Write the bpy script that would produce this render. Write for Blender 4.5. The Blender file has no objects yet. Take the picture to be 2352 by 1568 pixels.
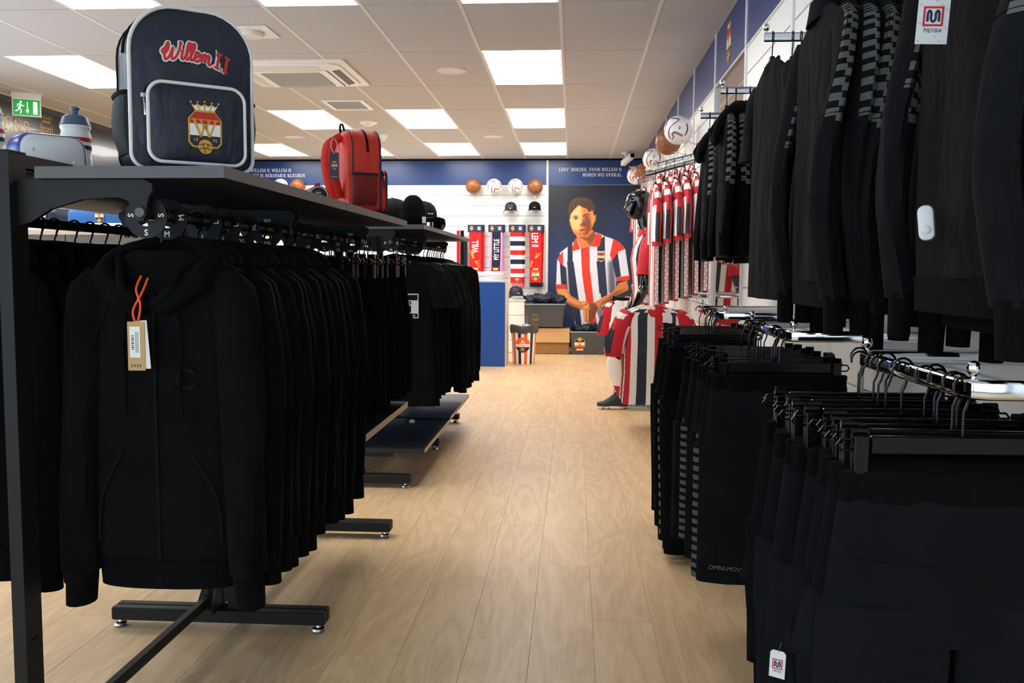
import bpy, math, random
import numpy as np
from mathutils import Vector, Matrix
random.seed(7)
rng = np.random.default_rng(7)
PI = math.pi
S = bpy.context.scene
COL = S.collection

# ---------------------------------------------------------------- camera
F, CX, CY = 2105.0, 1176.0, 784.0
def _basis():
    d = Vector(((1316 - CX) / F, -(622 - CY) / F, -1.0)).normalized()
    u = Vector((math.sin(.0095), math.cos(.0095), 0.0)); u = (u - d * u.dot(d)).normalized()
    x = d.cross(u)
    return x, d, u
_x, _d, _u = _basis()
R3 = Matrix((_x, _d, _u))          # rows: world axes seen from the camera
CAMP = Vector((0, 0, 1.15))
cam_data = bpy.data.cameras.new('camera'); cam = bpy.data.objects.new('camera', cam_data); COL.objects.link(cam)
cam_data.sensor_width = 36.0; cam_data.lens = F / 2352 * 36.0; cam_data.clip_start = .05
cam.matrix_world = Matrix.Translation(CAMP) @ R3.to_4x4()
S.camera = cam
def at(px, py, axis, val):
    """world point seen at a photo pixel on the plane axis = val (used to measure the place)"""
    r = R3 @ Vector(((px - CX) / F, -(py - CY) / F, -1.0))
    t = (val - CAMP[axis]) / r[axis]
    return CAMP + r * t

# ---------------------------------------------------------------- light and exposure
world = bpy.data.worlds.new('world'); S.world = world; world.use_nodes = True
bg = world.node_tree.nodes['Background']; bg.inputs[0].default_value = (.66, .82, 1.0, 1); bg.inputs[1].default_value = 4.6
S.view_settings.view_transform = 'Standard'; S.view_settings.look = 'None'
S.view_settings.gamma = 1.0; S.view_settings.use_curve_mapping = False
S.view_settings.exposure = 0.0
PANEL_STRENGTH = 12.5
cy_ = S.cycles; cy_.max_bounces = 6; cy_.diffuse_bounces = 4; cy_.glossy_bounces = 3; cy_.transmission_bounces = 2; cy_.caustics_reflective = False; cy_.caustics_refractive = False

# ---------------------------------------------------------------- helpers
def lin(c):
    c = c / 255.0
    return c / 12.92 if c <= .04045 else ((c + .055) / 1.055) ** 2.4
def rgb(r, g, b): return (lin(r), lin(g), lin(b), 1.0)
MATS = {}
def mat(name, col, rough=.6, metal=0.0, bump=0.0, bscale=200.0, var=0.0, vscale=4.0, sheen=0.0, coat=0.0, spec=.5, alpha=1.0, trans=0.0, emit=None, estr=1.0, stretch=(1, 1, 1)):
    m = bpy.data.materials.new(name); m.use_nodes = True; nt = m.node_tree; b = nt.nodes['Principled BSDF']
    b.inputs['Base Color'].default_value = col; b.inputs['Roughness'].default_value = rough; b.inputs['Metallic'].default_value = metal
    b.inputs['Specular IOR Level'].default_value = spec; b.inputs['Sheen Weight'].default_value = sheen; b.inputs['Sheen Roughness'].default_value = .4
    b.inputs['Coat Weight'].default_value = coat; b.inputs['Alpha'].default_value = alpha; b.inputs['Transmission Weight'].default_value = trans
    if emit: b.inputs['Emission Color'].default_value = emit; b.inputs['Emission Strength'].default_value = estr
    if bump or var:
        tc = nt.nodes.new('ShaderNodeTexCoord'); mp = nt.nodes.new('ShaderNodeMapping'); mp.inputs['Scale'].default_value = stretch
        nt.links.new(tc.outputs['Object'], mp.inputs[0])
    if bump:
        n = nt.nodes.new('ShaderNodeTexNoise'); n.inputs['Scale'].default_value = bscale; n.inputs['Detail'].default_value = 2
        bm = nt.nodes.new('ShaderNodeBump'); bm.inputs['Strength'].default_value = bump; bm.inputs['Distance'].default_value = .002
        nt.links.new(mp.outputs[0], n.inputs[0]); nt.links.new(n.outputs[0], bm.inputs['Height']); nt.links.new(bm.outputs[0], b.inputs['Normal'])
    if var:
        n = nt.nodes.new('ShaderNodeTexNoise'); n.inputs['Scale'].default_value = vscale; n.inputs['Detail'].default_value = 3
        mr = nt.nodes.new('ShaderNodeMapRange'); mr.inputs['From Min'].default_value = .3; mr.inputs['From Max'].default_value = .7
        mr.inputs['To Min'].default_value = 1 - var; mr.inputs['To Max'].default_value = 1 + var
        hs = nt.nodes.new('ShaderNodeHueSaturation'); hs.inputs['Color'].default_value = col
        nt.links.new(mp.outputs[0], n.inputs[0]); nt.links.new(n.outputs[0], mr.inputs[0]); nt.links.new(mr.outputs[0], hs.inputs['Value']); nt.links.new(hs.outputs[0], b.inputs['Base Color'])
    MATS[name] = m
    return m
def nodes_of(m): return m.node_tree, m.node_tree.nodes['Principled BSDF']

class MB:
    """collects faces; build() links them as one mesh object"""
    def __init__(s): s.v = []; s.f = []; s.m = []; s.base = 0; s.mi = 0
    def add(s, vs, fs, mi=None):
        o = len(s.v); s.v.extend([tuple(p) for p in vs]); mi = s.mi if mi is None else mi
        for k, f in enumerate(fs): s.f.append(tuple(i + o for i in f)); s.m.append(mi[k] if isinstance(mi, (list, tuple)) else mi)
        return s
    def box(s, lo, hi, mi=None, bev=0.0):
        x0, y0, z0 = lo; x1, y1, z1 = hi
        if bev <= 0:
            vs = [(x, y, z) for z in (z0, z1) for y in (y0, y1) for x in (x0, x1)]
            return s.add(vs, [(0, 2, 3, 1), (4, 5, 7, 6), (0, 1, 5, 4), (2, 6, 7, 3), (0, 4, 6, 2), (1, 3, 7, 5)], mi)
        b = min(bev, (x1 - x0) * .49, (y1 - y0) * .49, (z1 - z0) * .49)
        rings = []
        for z, i in ((z0, b), (z0 + b, 0), (z1 - b, 0), (z1, b)):
            c = b
            rings.append([(x0 + i + c, y0 + i, z), (x1 - i - c, y0 + i, z), (x1 - i, y0 + i + c, z), (x1 - i, y1 - i - c, z), (x1 - i - c, y1 - i, z), (x0 + i + c, y1 - i, z), (x0 + i, y1 - i - c, z), (x0 + i, y0 + i + c, z)])
        return s.loft(rings, mi=mi)
    def loft(s, rings, closed=True, caps=True, mi=None, matfn=None):
        n = len(rings[0]); vs = [p for r in rings for p in r]; fs = []; ms = []
        for i in range(len(rings) - 1):
            for j in range(n if closed else n - 1):
                k = (j + 1) % n
                fs.append((i * n + j, i * n + k, (i + 1) * n + k, (i + 1) * n + j)); ms.append(matfn(i, j) if matfn else (s.mi if mi is None else mi))
        if caps and closed:
            fs.append(tuple(reversed(range(n)))); ms.append(ms[0]); fs.append(tuple(range((len(rings) - 1) * n, len(rings) * n))); ms.append(ms[-2])
        return s.add(vs, fs, ms)
    def tube(s, pts, r, n=8, mi=None, caps=True, flat=1.0, closed=False):
        pts = [Vector(p) for p in pts]; L = len(pts); rings = []
        rr = r if isinstance(r, (list, tuple)) else [r] * L
        up = None
        for i, p in enumerate(pts):
            if closed: t = pts[(i + 1) % L] - pts[i - 1]
            else: t = pts[min(i + 1, L - 1)] - pts[max(i - 1, 0)]
            t.normalize()
            if up is None: up = Vector((0, 0, 1)) if abs(t.z) < .9 else Vector((1, 0, 0))
            a = t.cross(up)
            if a.length < 1e-4: a = t.cross(Vector((0, 1, 0)))
            a.normalize(); bb = a.cross(t).normalized(); up = bb
            rings.append([p + (a * math.cos(2 * PI * k / n) * flat + bb * math.sin(2 * PI * k / n)) * rr[i] for k in range(n)])
        if closed: rings.append(rings[0]); caps = False
        return s.loft(rings, caps=caps, mi=mi)
    def cyl(s, a, b, r, n=16, r2=None, mi=None): return s.tube([a, b], [r, r if r2 is None else r2], n, mi)
    def lathe(s, prof, n=24, c=(0, 0, 0), mi=None, axis='z', matfn=None, caps=False):
        rings = []
        for r, z in prof:
            rg = []
            for k in range(n):
                a = 2 * PI * k / n; x, y = r * math.cos(a), r * math.sin(a)
                rg.append((c[0] + x, c[1] + y, c[2] + z) if axis == 'z' else (c[0] + x, c[1] + z, c[2] - y) if axis == 'y' else (c[0] + z, c[1] + x, c[2] + y))
            rings.append(rg)
        return s.loft(rings, caps=caps, mi=mi, matfn=matfn)
    def poly(s, pts, fn=None, mi=None, th=0.0):
        """flat n-gon from 2D points, mapped by fn(x, y)->3D; th gives a back copy for thickness"""
        fn = fn or (lambda x, y: (x, 0, y)); vs = [fn(*p) for p in pts]
        return s.add(vs, [tuple(range(len(vs)))], mi)
    def prism(s, pts, y0, y1, mi=None, fn=None):
        """polygon in xz extruded along y"""
        fn = fn or (lambda x, y, z: (x, y, z)); n = len(pts)
        vs = [fn(p[0], y0, p[1]) for p in pts] + [fn(p[0], y1, p[1]) for p in pts]
        return s.add(vs, [tuple(range(n)), tuple(reversed(range(n, 2 * n)))] + [(i, i + n, (i + 1) % n + n, (i + 1) % n) for i in range(n)], mi)
    def sphere(s, c, r, nu=20, nv=12, sc=(1, 1, 1), mi=None):
        rings = []
        for i in range(nv + 1):
            t = PI * i / nv; t = min(max(t, .02), PI - .02)
            rings.append([(c[0] + sc[0] * r * math.sin(t) * math.cos(2 * PI * k / nu), c[1] + sc[1] * r * math.sin(t) * math.sin(2 * PI * k / nu), c[2] + sc[2] * r * math.cos(t)) for k in range(nu)])
        return s.loft(rings, mi=mi)
    def mesh(s, name, mats, smooth=True):
        me = bpy.data.meshes.new(name); me.from_pydata(s.v, [], s.f); me.update()
        for m in (mats if isinstance(mats, (list, tuple)) else [mats]): me.materials.append(m)
        me.polygons.foreach_set('material_index', s.m)
        if smooth:
            me.polygons.foreach_set('use_smooth', [True] * len(me.polygons))
            try: me.set_sharp_from_angle(angle=math.radians(38 if smooth is True else smooth))
            except Exception: pass
        return me
    def build(s, name, mats, parent=None, smooth=True, loc=None, rot=None):
        o = bpy.data.objects.new(name, s.mesh(name, mats, smooth)); COL.objects.link(o)
        if parent: o.parent = parent
        if loc: o.location = loc
        if rot: o.rotation_euler = rot
        return o
def tag(o, label=None, cat=None, group=None, kind=None):
    if label: o['label'] = label
    if cat: o['category'] = cat
    if group: o['group'] = group
    if kind: o['kind'] = kind
    return o
def thing(name, label, cat, loc=(0, 0, 0), rz=0.0, group=None, rot=None):
    o = bpy.data.objects.new(name, None); COL.objects.link(o); o.location = loc; o.rotation_euler = rot or (0, 0, rz); o.empty_display_size = .05
    return tag(o, label, cat, group)
def link_mesh(name, me, parent=None, loc=None, rot=None, sc=None):
    o = bpy.data.objects.new(name, me); COL.objects.link(o); o.parent = parent
    if loc: o.location = loc
    if rot: o.rotation_euler = rot
    if sc: o.scale = sc
    return o
def copy_tree(o, parent=None, loc=None, rz=None, label=None, rot=None, sc=None):
    c = o.copy(); COL.objects.link(c); c.parent = parent
    if loc is not None: c.location = loc
    if rz is not None: c.rotation_euler = (0, 0, rz)
    if rot is not None: c.rotation_euler = rot
    if sc is not None: c.scale = sc
    if label: c['label'] = label
    for ch in o.children: copy_tree(ch, c)
    return c
def catmull(pts, n=6, closed=False):
    P = [Vector(p) for p in pts]; out = []; L = len(P)
    for i in range(L if closed else L - 1):
        p0 = P[i - 1] if (i or closed) else P[0]; p1 = P[i]; p2 = P[(i + 1) % L]; p3 = P[(i + 2) % L] if (closed or i + 2 < L) else P[-1]
        for k in range(n):
            t = k / n
            out.append(.5 * ((2 * p1) + (p2 - p0) * t + (2 * p0 - 5 * p1 + 4 * p2 - p3) * t * t + (3 * p1 - p0 - 3 * p2 + p3) * t ** 3))
    if not closed: out.append(P[-1])
    return out
def rrect(w, h, r, n=6, cx=0, cy=0):
    out = []
    for sx, sy, a0 in ((1, 1, 0), (-1, 1, PI / 2), (-1, -1, PI), (1, -1, 1.5 * PI)):
        for k in range(n + 1):
            a = a0 + PI / 2 * k / n; out.append((cx + sx * (w / 2 - r) + r * math.cos(a), cy + sy * (h / 2 - r) + r * math.sin(a)))
    return out
ORD = ['first', 'second', 'third', 'fourth', 'fifth', 'sixth', 'seventh', 'eighth', 'ninth', 'tenth', 'eleventh', 'twelfth', 'thirteenth', 'fourteenth', 'fifteenth', 'sixteenth', 'seventeenth', 'eighteenth', 'nineteenth', 'twentieth']

# ---------------------------------------------------------------- materials
mat('ceil', rgb(192, 192, 193), .9, bump=.15, bscale=300)
mat('ceil_bar', rgb(222, 222, 222), .6)
mat('white_paint', rgb(236, 236, 232), .55)
mat('slat_white', rgb(240, 240, 236), .35)
mat('groove', rgb(150, 150, 148), .5)
mat('light', (1, 1, 1, 1), .5, emit=(1.0, .975, .94, 1), estr=PANEL_STRENGTH)
mat('plastic_white', rgb(232, 233, 232), .35)
mat('plastic_offwhite', rgb(214, 212, 205), .45)
mat('grey_dark', rgb(70, 72, 74), .5)
mat('rack', rgb(27, 27, 26), .5, spec=.25, bump=.05, bscale=600)
mat('rack_edge', rgb(84, 82, 80), .45)
mat('board_edge', rgb(178, 160, 138), .5)
mat('board', rgb(26, 26, 28), .55, spec=.3)
mat('board_gloss', rgb(28, 29, 31), .42, spec=.4)
mat('chrome', rgb(225, 226, 230), .08, metal=1.0)
mat('chrome_dull', rgb(190, 190, 188), .22, metal=1.0)
mat('black_plastic', rgb(14, 14, 15), .45, spec=.25)
mat('black_matte', rgb(12, 12, 13), .8, spec=.15)
mat('hook_black', rgb(16, 16, 17), .25, metal=.6)
mat('gloss_black', rgb(7, 7, 9), .06, coat=.6)
mat('fab_black', rgb(14, 14, 14), .95, bump=.35, bscale=900, sheen=.012, spec=.04, var=.18, vscale=9)
mat('fab_black2', rgb(20, 21, 23), .95, bump=.35, bscale=900, sheen=.015, spec=.05, var=.15, vscale=9)
mat('fab_tee', rgb(15, 18, 18), .95, bump=.25, bscale=900, sheen=.012, spec=.05, var=.15, vscale=9)
mat('fab_rib', rgb(14, 14, 15), .95, bump=.7, bscale=240, stretch=(1, 1, .05), sheen=.01, spec=.04)
mat('seam', rgb(20, 20, 22), .85, spec=.1)
mat('tape', rgb(84, 84, 82), .75)
mat('white_txt', rgb(240, 240, 238), .6)
mat('grey_txt', rgb(120, 120, 118), .6)
mat('gold', rgb(212, 160, 38), .5)
mat('gold_dull', rgb(190, 150, 88), .35, metal=.3)
mat('crest_red', rgb(190, 40, 34), .6)
mat('crest_white', rgb(238, 236, 230), .6)
mat('crest_navy', rgb(20, 28, 58), .6)
mat('blue_band', rgb(16, 52, 112), .32)
mat('navy_fab', rgb(18, 24, 48), .55, bump=.3, bscale=700, var=.2, vscale=14)
mat('bag_navy', rgb(17, 25, 44), .42, bump=.3, bscale=500, var=.2, vscale=8, spec=.5)
mat('bag_mesh', rgb(22, 24, 28), .7, bump=1.0, bscale=420)
mat('piping_white', rgb(226, 226, 220), .5)
mat('bag_red', rgb(228, 52, 28), .55, bump=.5, bscale=420, var=.1, vscale=10)
mat('bag_red_mesh', rgb(136, 28, 20), .7, bump=1.0, bscale=420)
mat('red_txt', rgb(205, 38, 44), .55)
mat('ball_brown', rgb(140, 84, 44), .38, var=.15, vscale=6)
mat('ball_seam', rgb(64, 32, 14), .5)
mat('ball_white', rgb(240, 240, 240), .28)
mat('shirt_red', rgb(196, 18, 34), .75, bump=.15, bscale=900, sheen=.15)
mat('shirt_white', rgb(236, 232, 226), .75, bump=.15, bscale=900)
mat('shirt_navy', rgb(28, 34, 46), .75, bump=.15, bscale=900)
mat('shirt_pink', rgb(222, 190, 184), .75)
mat('scarf_red', rgb(214, 20, 28), .85, bump=.4, bscale=500)
mat('scarf_white', rgb(240, 240, 238), .85, bump=.4, bscale=500)
mat('scarf_navy', rgb(18, 24, 48), .85, bump=.4, bscale=500)
mat('scarf_pink', rgb(226, 150, 200), .85)
mat('yellow', rgb(246, 192, 20), .6)
mat('card_navy', rgb(26, 32, 62), .35)
mat('counter_blue', rgb(0, 62, 138), .35)
mat('counter_white', rgb(232, 222, 208), .5)
mat('paper', rgb(242, 241, 244), .8)
mat('cardboard', rgb(204, 160, 106), .8, bump=.1, bscale=80, var=.06, vscale=30)
mat('cardboard_dark', rgb(160, 118, 70), .8)
mat('bag_liner', rgb(58, 60, 58), .45, bump=.6, bscale=40)
mat('bin_orange', rgb(236, 92, 42), .35)
mat('bin_navy', rgb(26, 28, 58), .35)
mat('bin_white', rgb(242, 238, 230), .35)
mat('tub', rgb(84, 88, 92), .18, alpha=.72)
mat('tub_rim', rgb(176, 186, 190), .2, alpha=.7)
mat('orange_cord', rgb(255, 84, 20), .6)
mat('kraft', rgb(196, 158, 104), .8)
mat('tag_white', rgb(236, 236, 232), .6)
mat('tag_grey', rgb(214, 214, 210), .6)
mat('tag_red', rgb(216, 42, 44), .6)
mat('tag_navy', rgb(24, 34, 72), .6)
mat('green_sign', rgb(20, 150, 60), .4, emit=rgb(20, 160, 60), estr=.5)
mat('sign_white', rgb(235, 245, 235), .4, emit=(1, 1, 1, 1), estr=.5)
mat('panel_black', rgb(12, 17, 22), .22, spec=.6, coat=.2)
mat('bottle_white', rgb(240, 240, 236), .3)
mat('bottle_lid', rgb(74, 96, 124), .35)
mat('lunch_blue', rgb(10, 50, 150), .3)
mat('blue_cloth', rgb(52, 110, 180), .8)
mat('mirror', rgb(225, 225, 222), .02, metal=1.0)
mat('glass_green', rgb(150, 200, 185), .05, alpha=.35)
mat('glass', rgb(230, 240, 245), .02, alpha=.12)
mat('boot', rgb(22, 22, 23), .45, bump=.3, bscale=60)
mat('ac_grey', rgb(168, 166, 160), .5)
mat('clear_plastic', rgb(235, 238, 240), .1, alpha=.35)
M = MATS
def wood():
    m = bpy.data.materials.new('oak_floor'); m.use_nodes = True; nt, b = nodes_of(m); N = nt.nodes.new; L = nt.links.new
    tc = N('ShaderNodeTexCoord'); oi = N('ShaderNodeObjectInfo'); cmb = N('ShaderNodeVectorMath'); cmb.operation = 'MULTIPLY_ADD'
    L(oi.outputs['Random'], cmb.inputs[0]); cmb.inputs[1].default_value = (17, 31, 7); L(tc.outputs['Object'], cmb.inputs[2])
    mp = N('ShaderNodeMapping'); mp.inputs['Scale'].default_value = (3.4, .6, 1); L(cmb.outputs[0], mp.inputs[0])
    n1 = N('ShaderNodeTexNoise'); n1.inputs['Scale'].default_value = 1.6; n1.inputs['Detail'].default_value = 3; n1.inputs['Distortion'].default_value = 1.2; L(mp.outputs[0], n1.inputs[0])
    wv = N('ShaderNodeMath'); wv.operation = 'MULTIPLY'; wv.inputs[1].default_value = 12; L(n1.outputs[0], wv.inputs[0])
    fr = N('ShaderNodeMath'); fr.operation = 'PINGPONG'; fr.inputs[1].default_value = 1; L(wv.outputs[0], fr.inputs[0])
    mp2 = N('ShaderNodeMapping'); mp2.inputs['Scale'].default_value = (160, 5, 1); L(cmb.outputs[0], mp2.inputs[0])
    n2 = N('ShaderNodeTexNoise'); n2.inputs['Scale'].default_value = 1; n2.inputs['Detail'].default_value = 2; L(mp2.outputs[0], n2.inputs[0])
    mixf = N('ShaderNodeMath'); mixf.operation = 'MULTIPLY_ADD'; L(fr.outputs[0], mixf.inputs[0]); mixf.inputs[1].default_value = .24
    m2 = N('ShaderNodeMath'); m2.operation = 'MULTIPLY_ADD'; L(n2.outputs[0], m2.inputs[0]); m2.inputs[1].default_value = .55; m2.inputs[2].default_value = .05; L(m2.outputs[0], mixf.inputs[2])
    m3 = N('ShaderNodeMath'); m3.operation = 'MULTIPLY_ADD'; L(oi.outputs['Random'], m3.inputs[0]); m3.inputs[1].default_value = .12; L(mixf.outputs[0], m3.inputs[2])
    cr = N('ShaderNodeValToRGB'); e = cr.color_ramp.elements; e[0].position = .15; e[0].color = rgb(190, 151, 106); e[1].position = .9; e[1].color = rgb(233, 202, 158)
    L(m3.outputs[0], cr.inputs[0]); L(cr.outputs[0], b.inputs['Base Color'])
    b.inputs['Roughness'].default_value = .42; b.inputs['Specular IOR Level'].default_value = .35
    bm = N('ShaderNodeBump'); bm.inputs['Strength'].default_value = .08; bm.inputs['Distance'].default_value = .002; L(n2.outputs[0], bm.inputs['Height']); L(bm.outputs[0], b.inputs['Normal'])
    M['wood'] = m
wood()
# a black garment gets a little of its own tone, copy by copy
for nm in ('fab_black', 'fab_black2', 'fab_tee'):
    nt, b = nodes_of(M[nm]); hs = [n for n in nt.nodes if n.type == 'HUE_SAT'][0]; oi = nt.nodes.new('ShaderNodeObjectInfo'); mr = nt.nodes.new('ShaderNodeMapRange')
    mr.inputs['To Min'].default_value = .75; mr.inputs['To Max'].default_value = 1.35; nt.links.new(oi.outputs['Random'], mr.inputs[0])
    mu = nt.nodes.new('ShaderNodeMath'); mu.operation = 'MULTIPLY'; old = hs.inputs['Value'].links[0].from_socket
    nt.links.new(old, mu.inputs[0]); nt.links.new(mr.outputs[0], mu.inputs[1]); nt.links.new(mu.outputs[0], hs.inputs['Value'])

def wrinkle(nm, scale, dist, strength=.6, st=(1, 1, .45)):
    """soft creases under the fine weave"""
    nt, b = nodes_of(M[nm]); bm = [n for n in nt.nodes if n.type == 'BUMP'][0]; tc = nt.nodes.new('ShaderNodeTexCoord'); oi = nt.nodes.new('ShaderNodeObjectInfo')
    ma = nt.nodes.new('ShaderNodeVectorMath'); ma.operation = 'MULTIPLY_ADD'; ma.inputs[1].default_value = (9, 5, 7); nt.links.new(oi.outputs['Random'], ma.inputs[0]); nt.links.new(tc.outputs['Object'], ma.inputs[2])
    mp = nt.nodes.new('ShaderNodeMapping'); mp.inputs['Scale'].default_value = st; mp.inputs['Rotation'].default_value = (.3, .5, .2); nt.links.new(ma.outputs[0], mp.inputs[0])
    n = nt.nodes.new('ShaderNodeTexNoise'); n.inputs['Scale'].default_value = scale; n.inputs['Detail'].default_value = 2; n.inputs['Distortion'].default_value = .8; nt.links.new(mp.outputs[0], n.inputs[0])
    b2 = nt.nodes.new('ShaderNodeBump'); b2.inputs['Strength'].default_value = strength; b2.inputs['Distance'].default_value = dist; nt.links.new(n.outputs[0], b2.inputs['Height']); nt.links.new(b2.outputs[0], bm.inputs['Normal'])
for nm in ('fab_black', 'fab_black2', 'fab_tee'): wrinkle(nm, 9, .03)
for nm in ('shirt_red', 'shirt_white', 'shirt_navy'): wrinkle(nm, 10, .02)
wrinkle('bag_navy', 16, .014); wrinkle('bag_red', 14, .008); wrinkle('navy_fab', 30, .01)
# ---------------------------------------------------------------- lettering and crest
def G(w, *st): return (w, st)
TK, TN = .15, .065
GL = {
 'W': G(1.02, ('l', [(.06, 1), (.29, 0)], TK), ('l', [(.29, 0), (.5, .95)], TN), ('l', [(.46, .95), (.71, 0)], TK), ('l', [(.71, 0), (.94, 1)], TN), ('s', .08, 1), ('s', .93, 1)),
 'I': G(.40, ('l', [(.2, 0), (.2, 1)], TK), ('s', .2, 0), ('s', .2, 1)),
 'L': G(.68, ('l', [(.18, 0), (.18, 1)], TK), ('s', .18, 1), ('l', [(.04, .03), (.62, .03)], TN), ('l', [(.61, 0), (.61, .26)], TN)),
 'E': G(.70, ('l', [(.18, 0), (.18, 1)], TK), ('l', [(.04, .03), (.63, .03)], TN), ('l', [(.04, .97), (.60, .97)], TN), ('l', [(.18, .5), (.46, .5)], TN), ('l', [(.62, 0), (.62, .25)], TN), ('l', [(.59, .76), (.59, 1)], TN), ('l', [(.46, .38), (.46, .62)], TN)),
 'M': G(1.06, ('l', [(.14, 0), (.14, 1)], TN), ('l', [(.14, .98), (.52, .06)], TK), ('l', [(.52, .06), (.88, .98)], TN), ('l', [(.90, 0), (.90, 1)], TK), ('s', .14, 0), ('s', .9, 0), ('s', .12, 1), ('s', .92, 1)),
 'T': G(.72, ('l', [(.36, 0), (.36, 1)], TK), ('s', .36, 0), ('l', [(.04, .97), (.68, .97)], TN), ('l', [(.05, .74), (.05, 1)], TN), ('l', [(.67, .74), (.67, 1)], TN)),
 'J': G(.44, ('l', [(.24, .05), (.24, 1)], TK), ('s', .24, 1), ('l', [(.24, .08), (.18, -.16), (.02, -.2)], .08)),
 'B': G(.74, ('l', [(.18, 0), (.18, 1)], TK), ('l', [(.04, .97), (.42, .97), (.56, .88), (.58, .74), (.5, .58), (.3, .53)], .085), ('l', [(.3, .52), (.54, .48), (.64, .36), (.64, .18), (.52, .05), (.04, .03)], .09)),
 'R': G(.76, ('l', [(.18, 0), (.18, 1)], TK), ('s', .18, 0), ('l', [(.04, .97), (.44, .97), (.6, .86), (.6, .64), (.44, .5), (.2, .5)], .085), ('l', [(.4, .5), (.66, .04)], .13), ('l', [(.6, .03), (.76, .03)], TN)),
 'O': G(.84, ('o', .42, .5, .33, .49)), 'D': G(.82, ('l', [(.18, 0), (.18, 1)], TK), ('l', [(.04, .97), (.44, .96), (.66, .82), (.72, .5), (.66, .18), (.44, .04), (.04, .03)], .09)),
 'K': G(.80, ('l', [(.18, 0), (.18, 1)], TK), ('s', .18, 0), ('s', .18, 1), ('l', [(.22, .42), (.64, .97)], TN), ('l', [(.36, .58), (.68, .03)], .14), ('s', .66, 1), ('s', .68, 0)),
 'U': G(.82, ('l', [(.18, 1), (.18, .28), (.3, .06), (.46, .02), (.6, .1), (.66, .3)], .12), ('l', [(.66, .28), (.66, 1)], TN), ('s', .18, 1), ('s', .66, 1)),
 'N': G(.86, ('l', [(.16, 0), (.16, 1)], TN), ('l', [(.14, .98), (.70, .04)], TK), ('l', [(.70, 0), (.70, 1)], TN), ('s', .16, 0), ('s', .12, 1), ('s', .70, 1)),
 'V': G(.80, ('l', [(.08, 1), (.40, 0)], TK), ('l', [(.40, 0), (.70, 1)], TN), ('s', .1, 1), ('s', .69, 1)),
 'H': G(.86, ('l', [(.18, 0), (.18, 1)], TK), ('l', [(.68, 0), (.68, 1)], TK), ('l', [(.18, .5), (.68, .5)], TN), ('s', .18, 0), ('s', .18, 1), ('s', .68, 0), ('s', .68, 1)),
 'Z': G(.70, ('l', [(.06, .97), (.62, .97)], TN), ('l', [(.58, .97), (.10, .03)], .14), ('l', [(.06, .03), (.64, .03)], TN), ('l', [(.07, .76), (.07, 1)], TN), ('l', [(.63, 0), (.63, .24)], TN)),
 'A': G(.82, ('l', [(.12, 0), (.40, 1)], TN), ('l', [(.38, 1), (.68, 0)], TK), ('l', [(.22, .34), (.58, .34)], TN), ('s', .12, 0), ('s', .68, 0)),
 'S': G(.66, ('l', [(.56, .72), (.52, .92), (.34, .97), (.16, .9), (.12, .74), (.22, .6), (.44, .46), (.55, .3), (.5, .1), (.32, .03), (.14, .08), (.1, .28)], .11)),
 ',': G(.28, ('l', [(.14, .08), (.12, -.1), (.05, -.2)], .10)), "'": G(.26, ('l', [(.14, 1), (.1, .78)], .10)), ' ': G(.34),
}
def stroke_poly(mb, pts, w, fn, mi):
    """ribbon of width w along 2D points"""
    P = [Vector(p) for p in pts]; Ls = []; Rs = []
    for i, p in enumerate(P):
        t = (P[min(i + 1, len(P) - 1)] - P[max(i - 1, 0)]); t.normalize(); nn = Vector((-t.y, t.x)) * (w / 2)
        Ls.append(p + nn); Rs.append(p - nn)
    n = len(P); vs = [fn(p.x, p.y) for p in Ls + Rs]
    mb.add(vs, [(i, i + 1, n + i + 1, n + i) for i in range(n - 1)], mi)
def serif_text(mb, text, h, fn, mi=0, align='l', track=.04):
    W = sum(GL[c][0] + track for c in text); x = 0 if align == 'l' else -W if align == 'r' else -W / 2
    for c in text:
        w, st = GL[c]
        for s in st:
            if s[0] == 'l':
                pts = [((x + a) * h, b * h) for a, b in s[1]]
                stroke_poly(mb, pts, s[2] * h, fn, mi)
            elif s[0] == 's': stroke_poly(mb, [((x + s[1] - .15) * h, (s[2] * .94 + .03) * h), ((x + s[1] + .15) * h, (s[2] * .94 + .03) * h)], .06 * h, fn, mi)
            else:
                cx, cy, rx, ry = s[1:]; n = 18
                vo = [fn((x + cx + rx * math.cos(2 * PI * k / n)) * h, (cy + ry * math.sin(2 * PI * k / n)) * h) for k in range(n)]
                vi = [fn((x + cx + (rx - .14) * math.cos(2 * PI * k / n)) * h, (cy + (ry - .07) * math.sin(2 * PI * k / n)) * h) for k in range(n)]
                mb.add(vo + vi, [(k, (k + 1) % n, n + (k + 1) % n, n + k) for k in range(n)], mi)
        x += w + track
    return W * h
_txt = {}
def sans(mb, text, h, fn, mi=0, align='CENTER', bold=0.0, shear=0.0):
    """plain lettering from the built-in font, as flat faces mapped by fn(x, y)"""
    key = (text, align, bold, shear)
    if key not in _txt:
        cu = bpy.data.curves.new('t', 'FONT'); cu.body = text; cu.size = 1.0; cu.align_x = align; cu.offset = bold; cu.shear = shear; cu.resolution_u = 3
        ob = bpy.data.objects.new('t', cu); COL.objects.link(ob); dg = bpy.context.evaluated_depsgraph_get(); me = bpy.data.meshes.new_from_object(ob.evaluated_get(dg))
        _txt[key] = ([tuple(v.co) for v in me.vertices], [tuple(p.vertices) for p in me.polygons])
        bpy.data.objects.remove(ob); bpy.data.curves.remove(cu); bpy.data.meshes.remove(me)
    vs, fs = _txt[key]; k = h / .72
    mb.add([fn(v[0] * k, v[1] * k) for v in vs], fs, mi)
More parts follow.
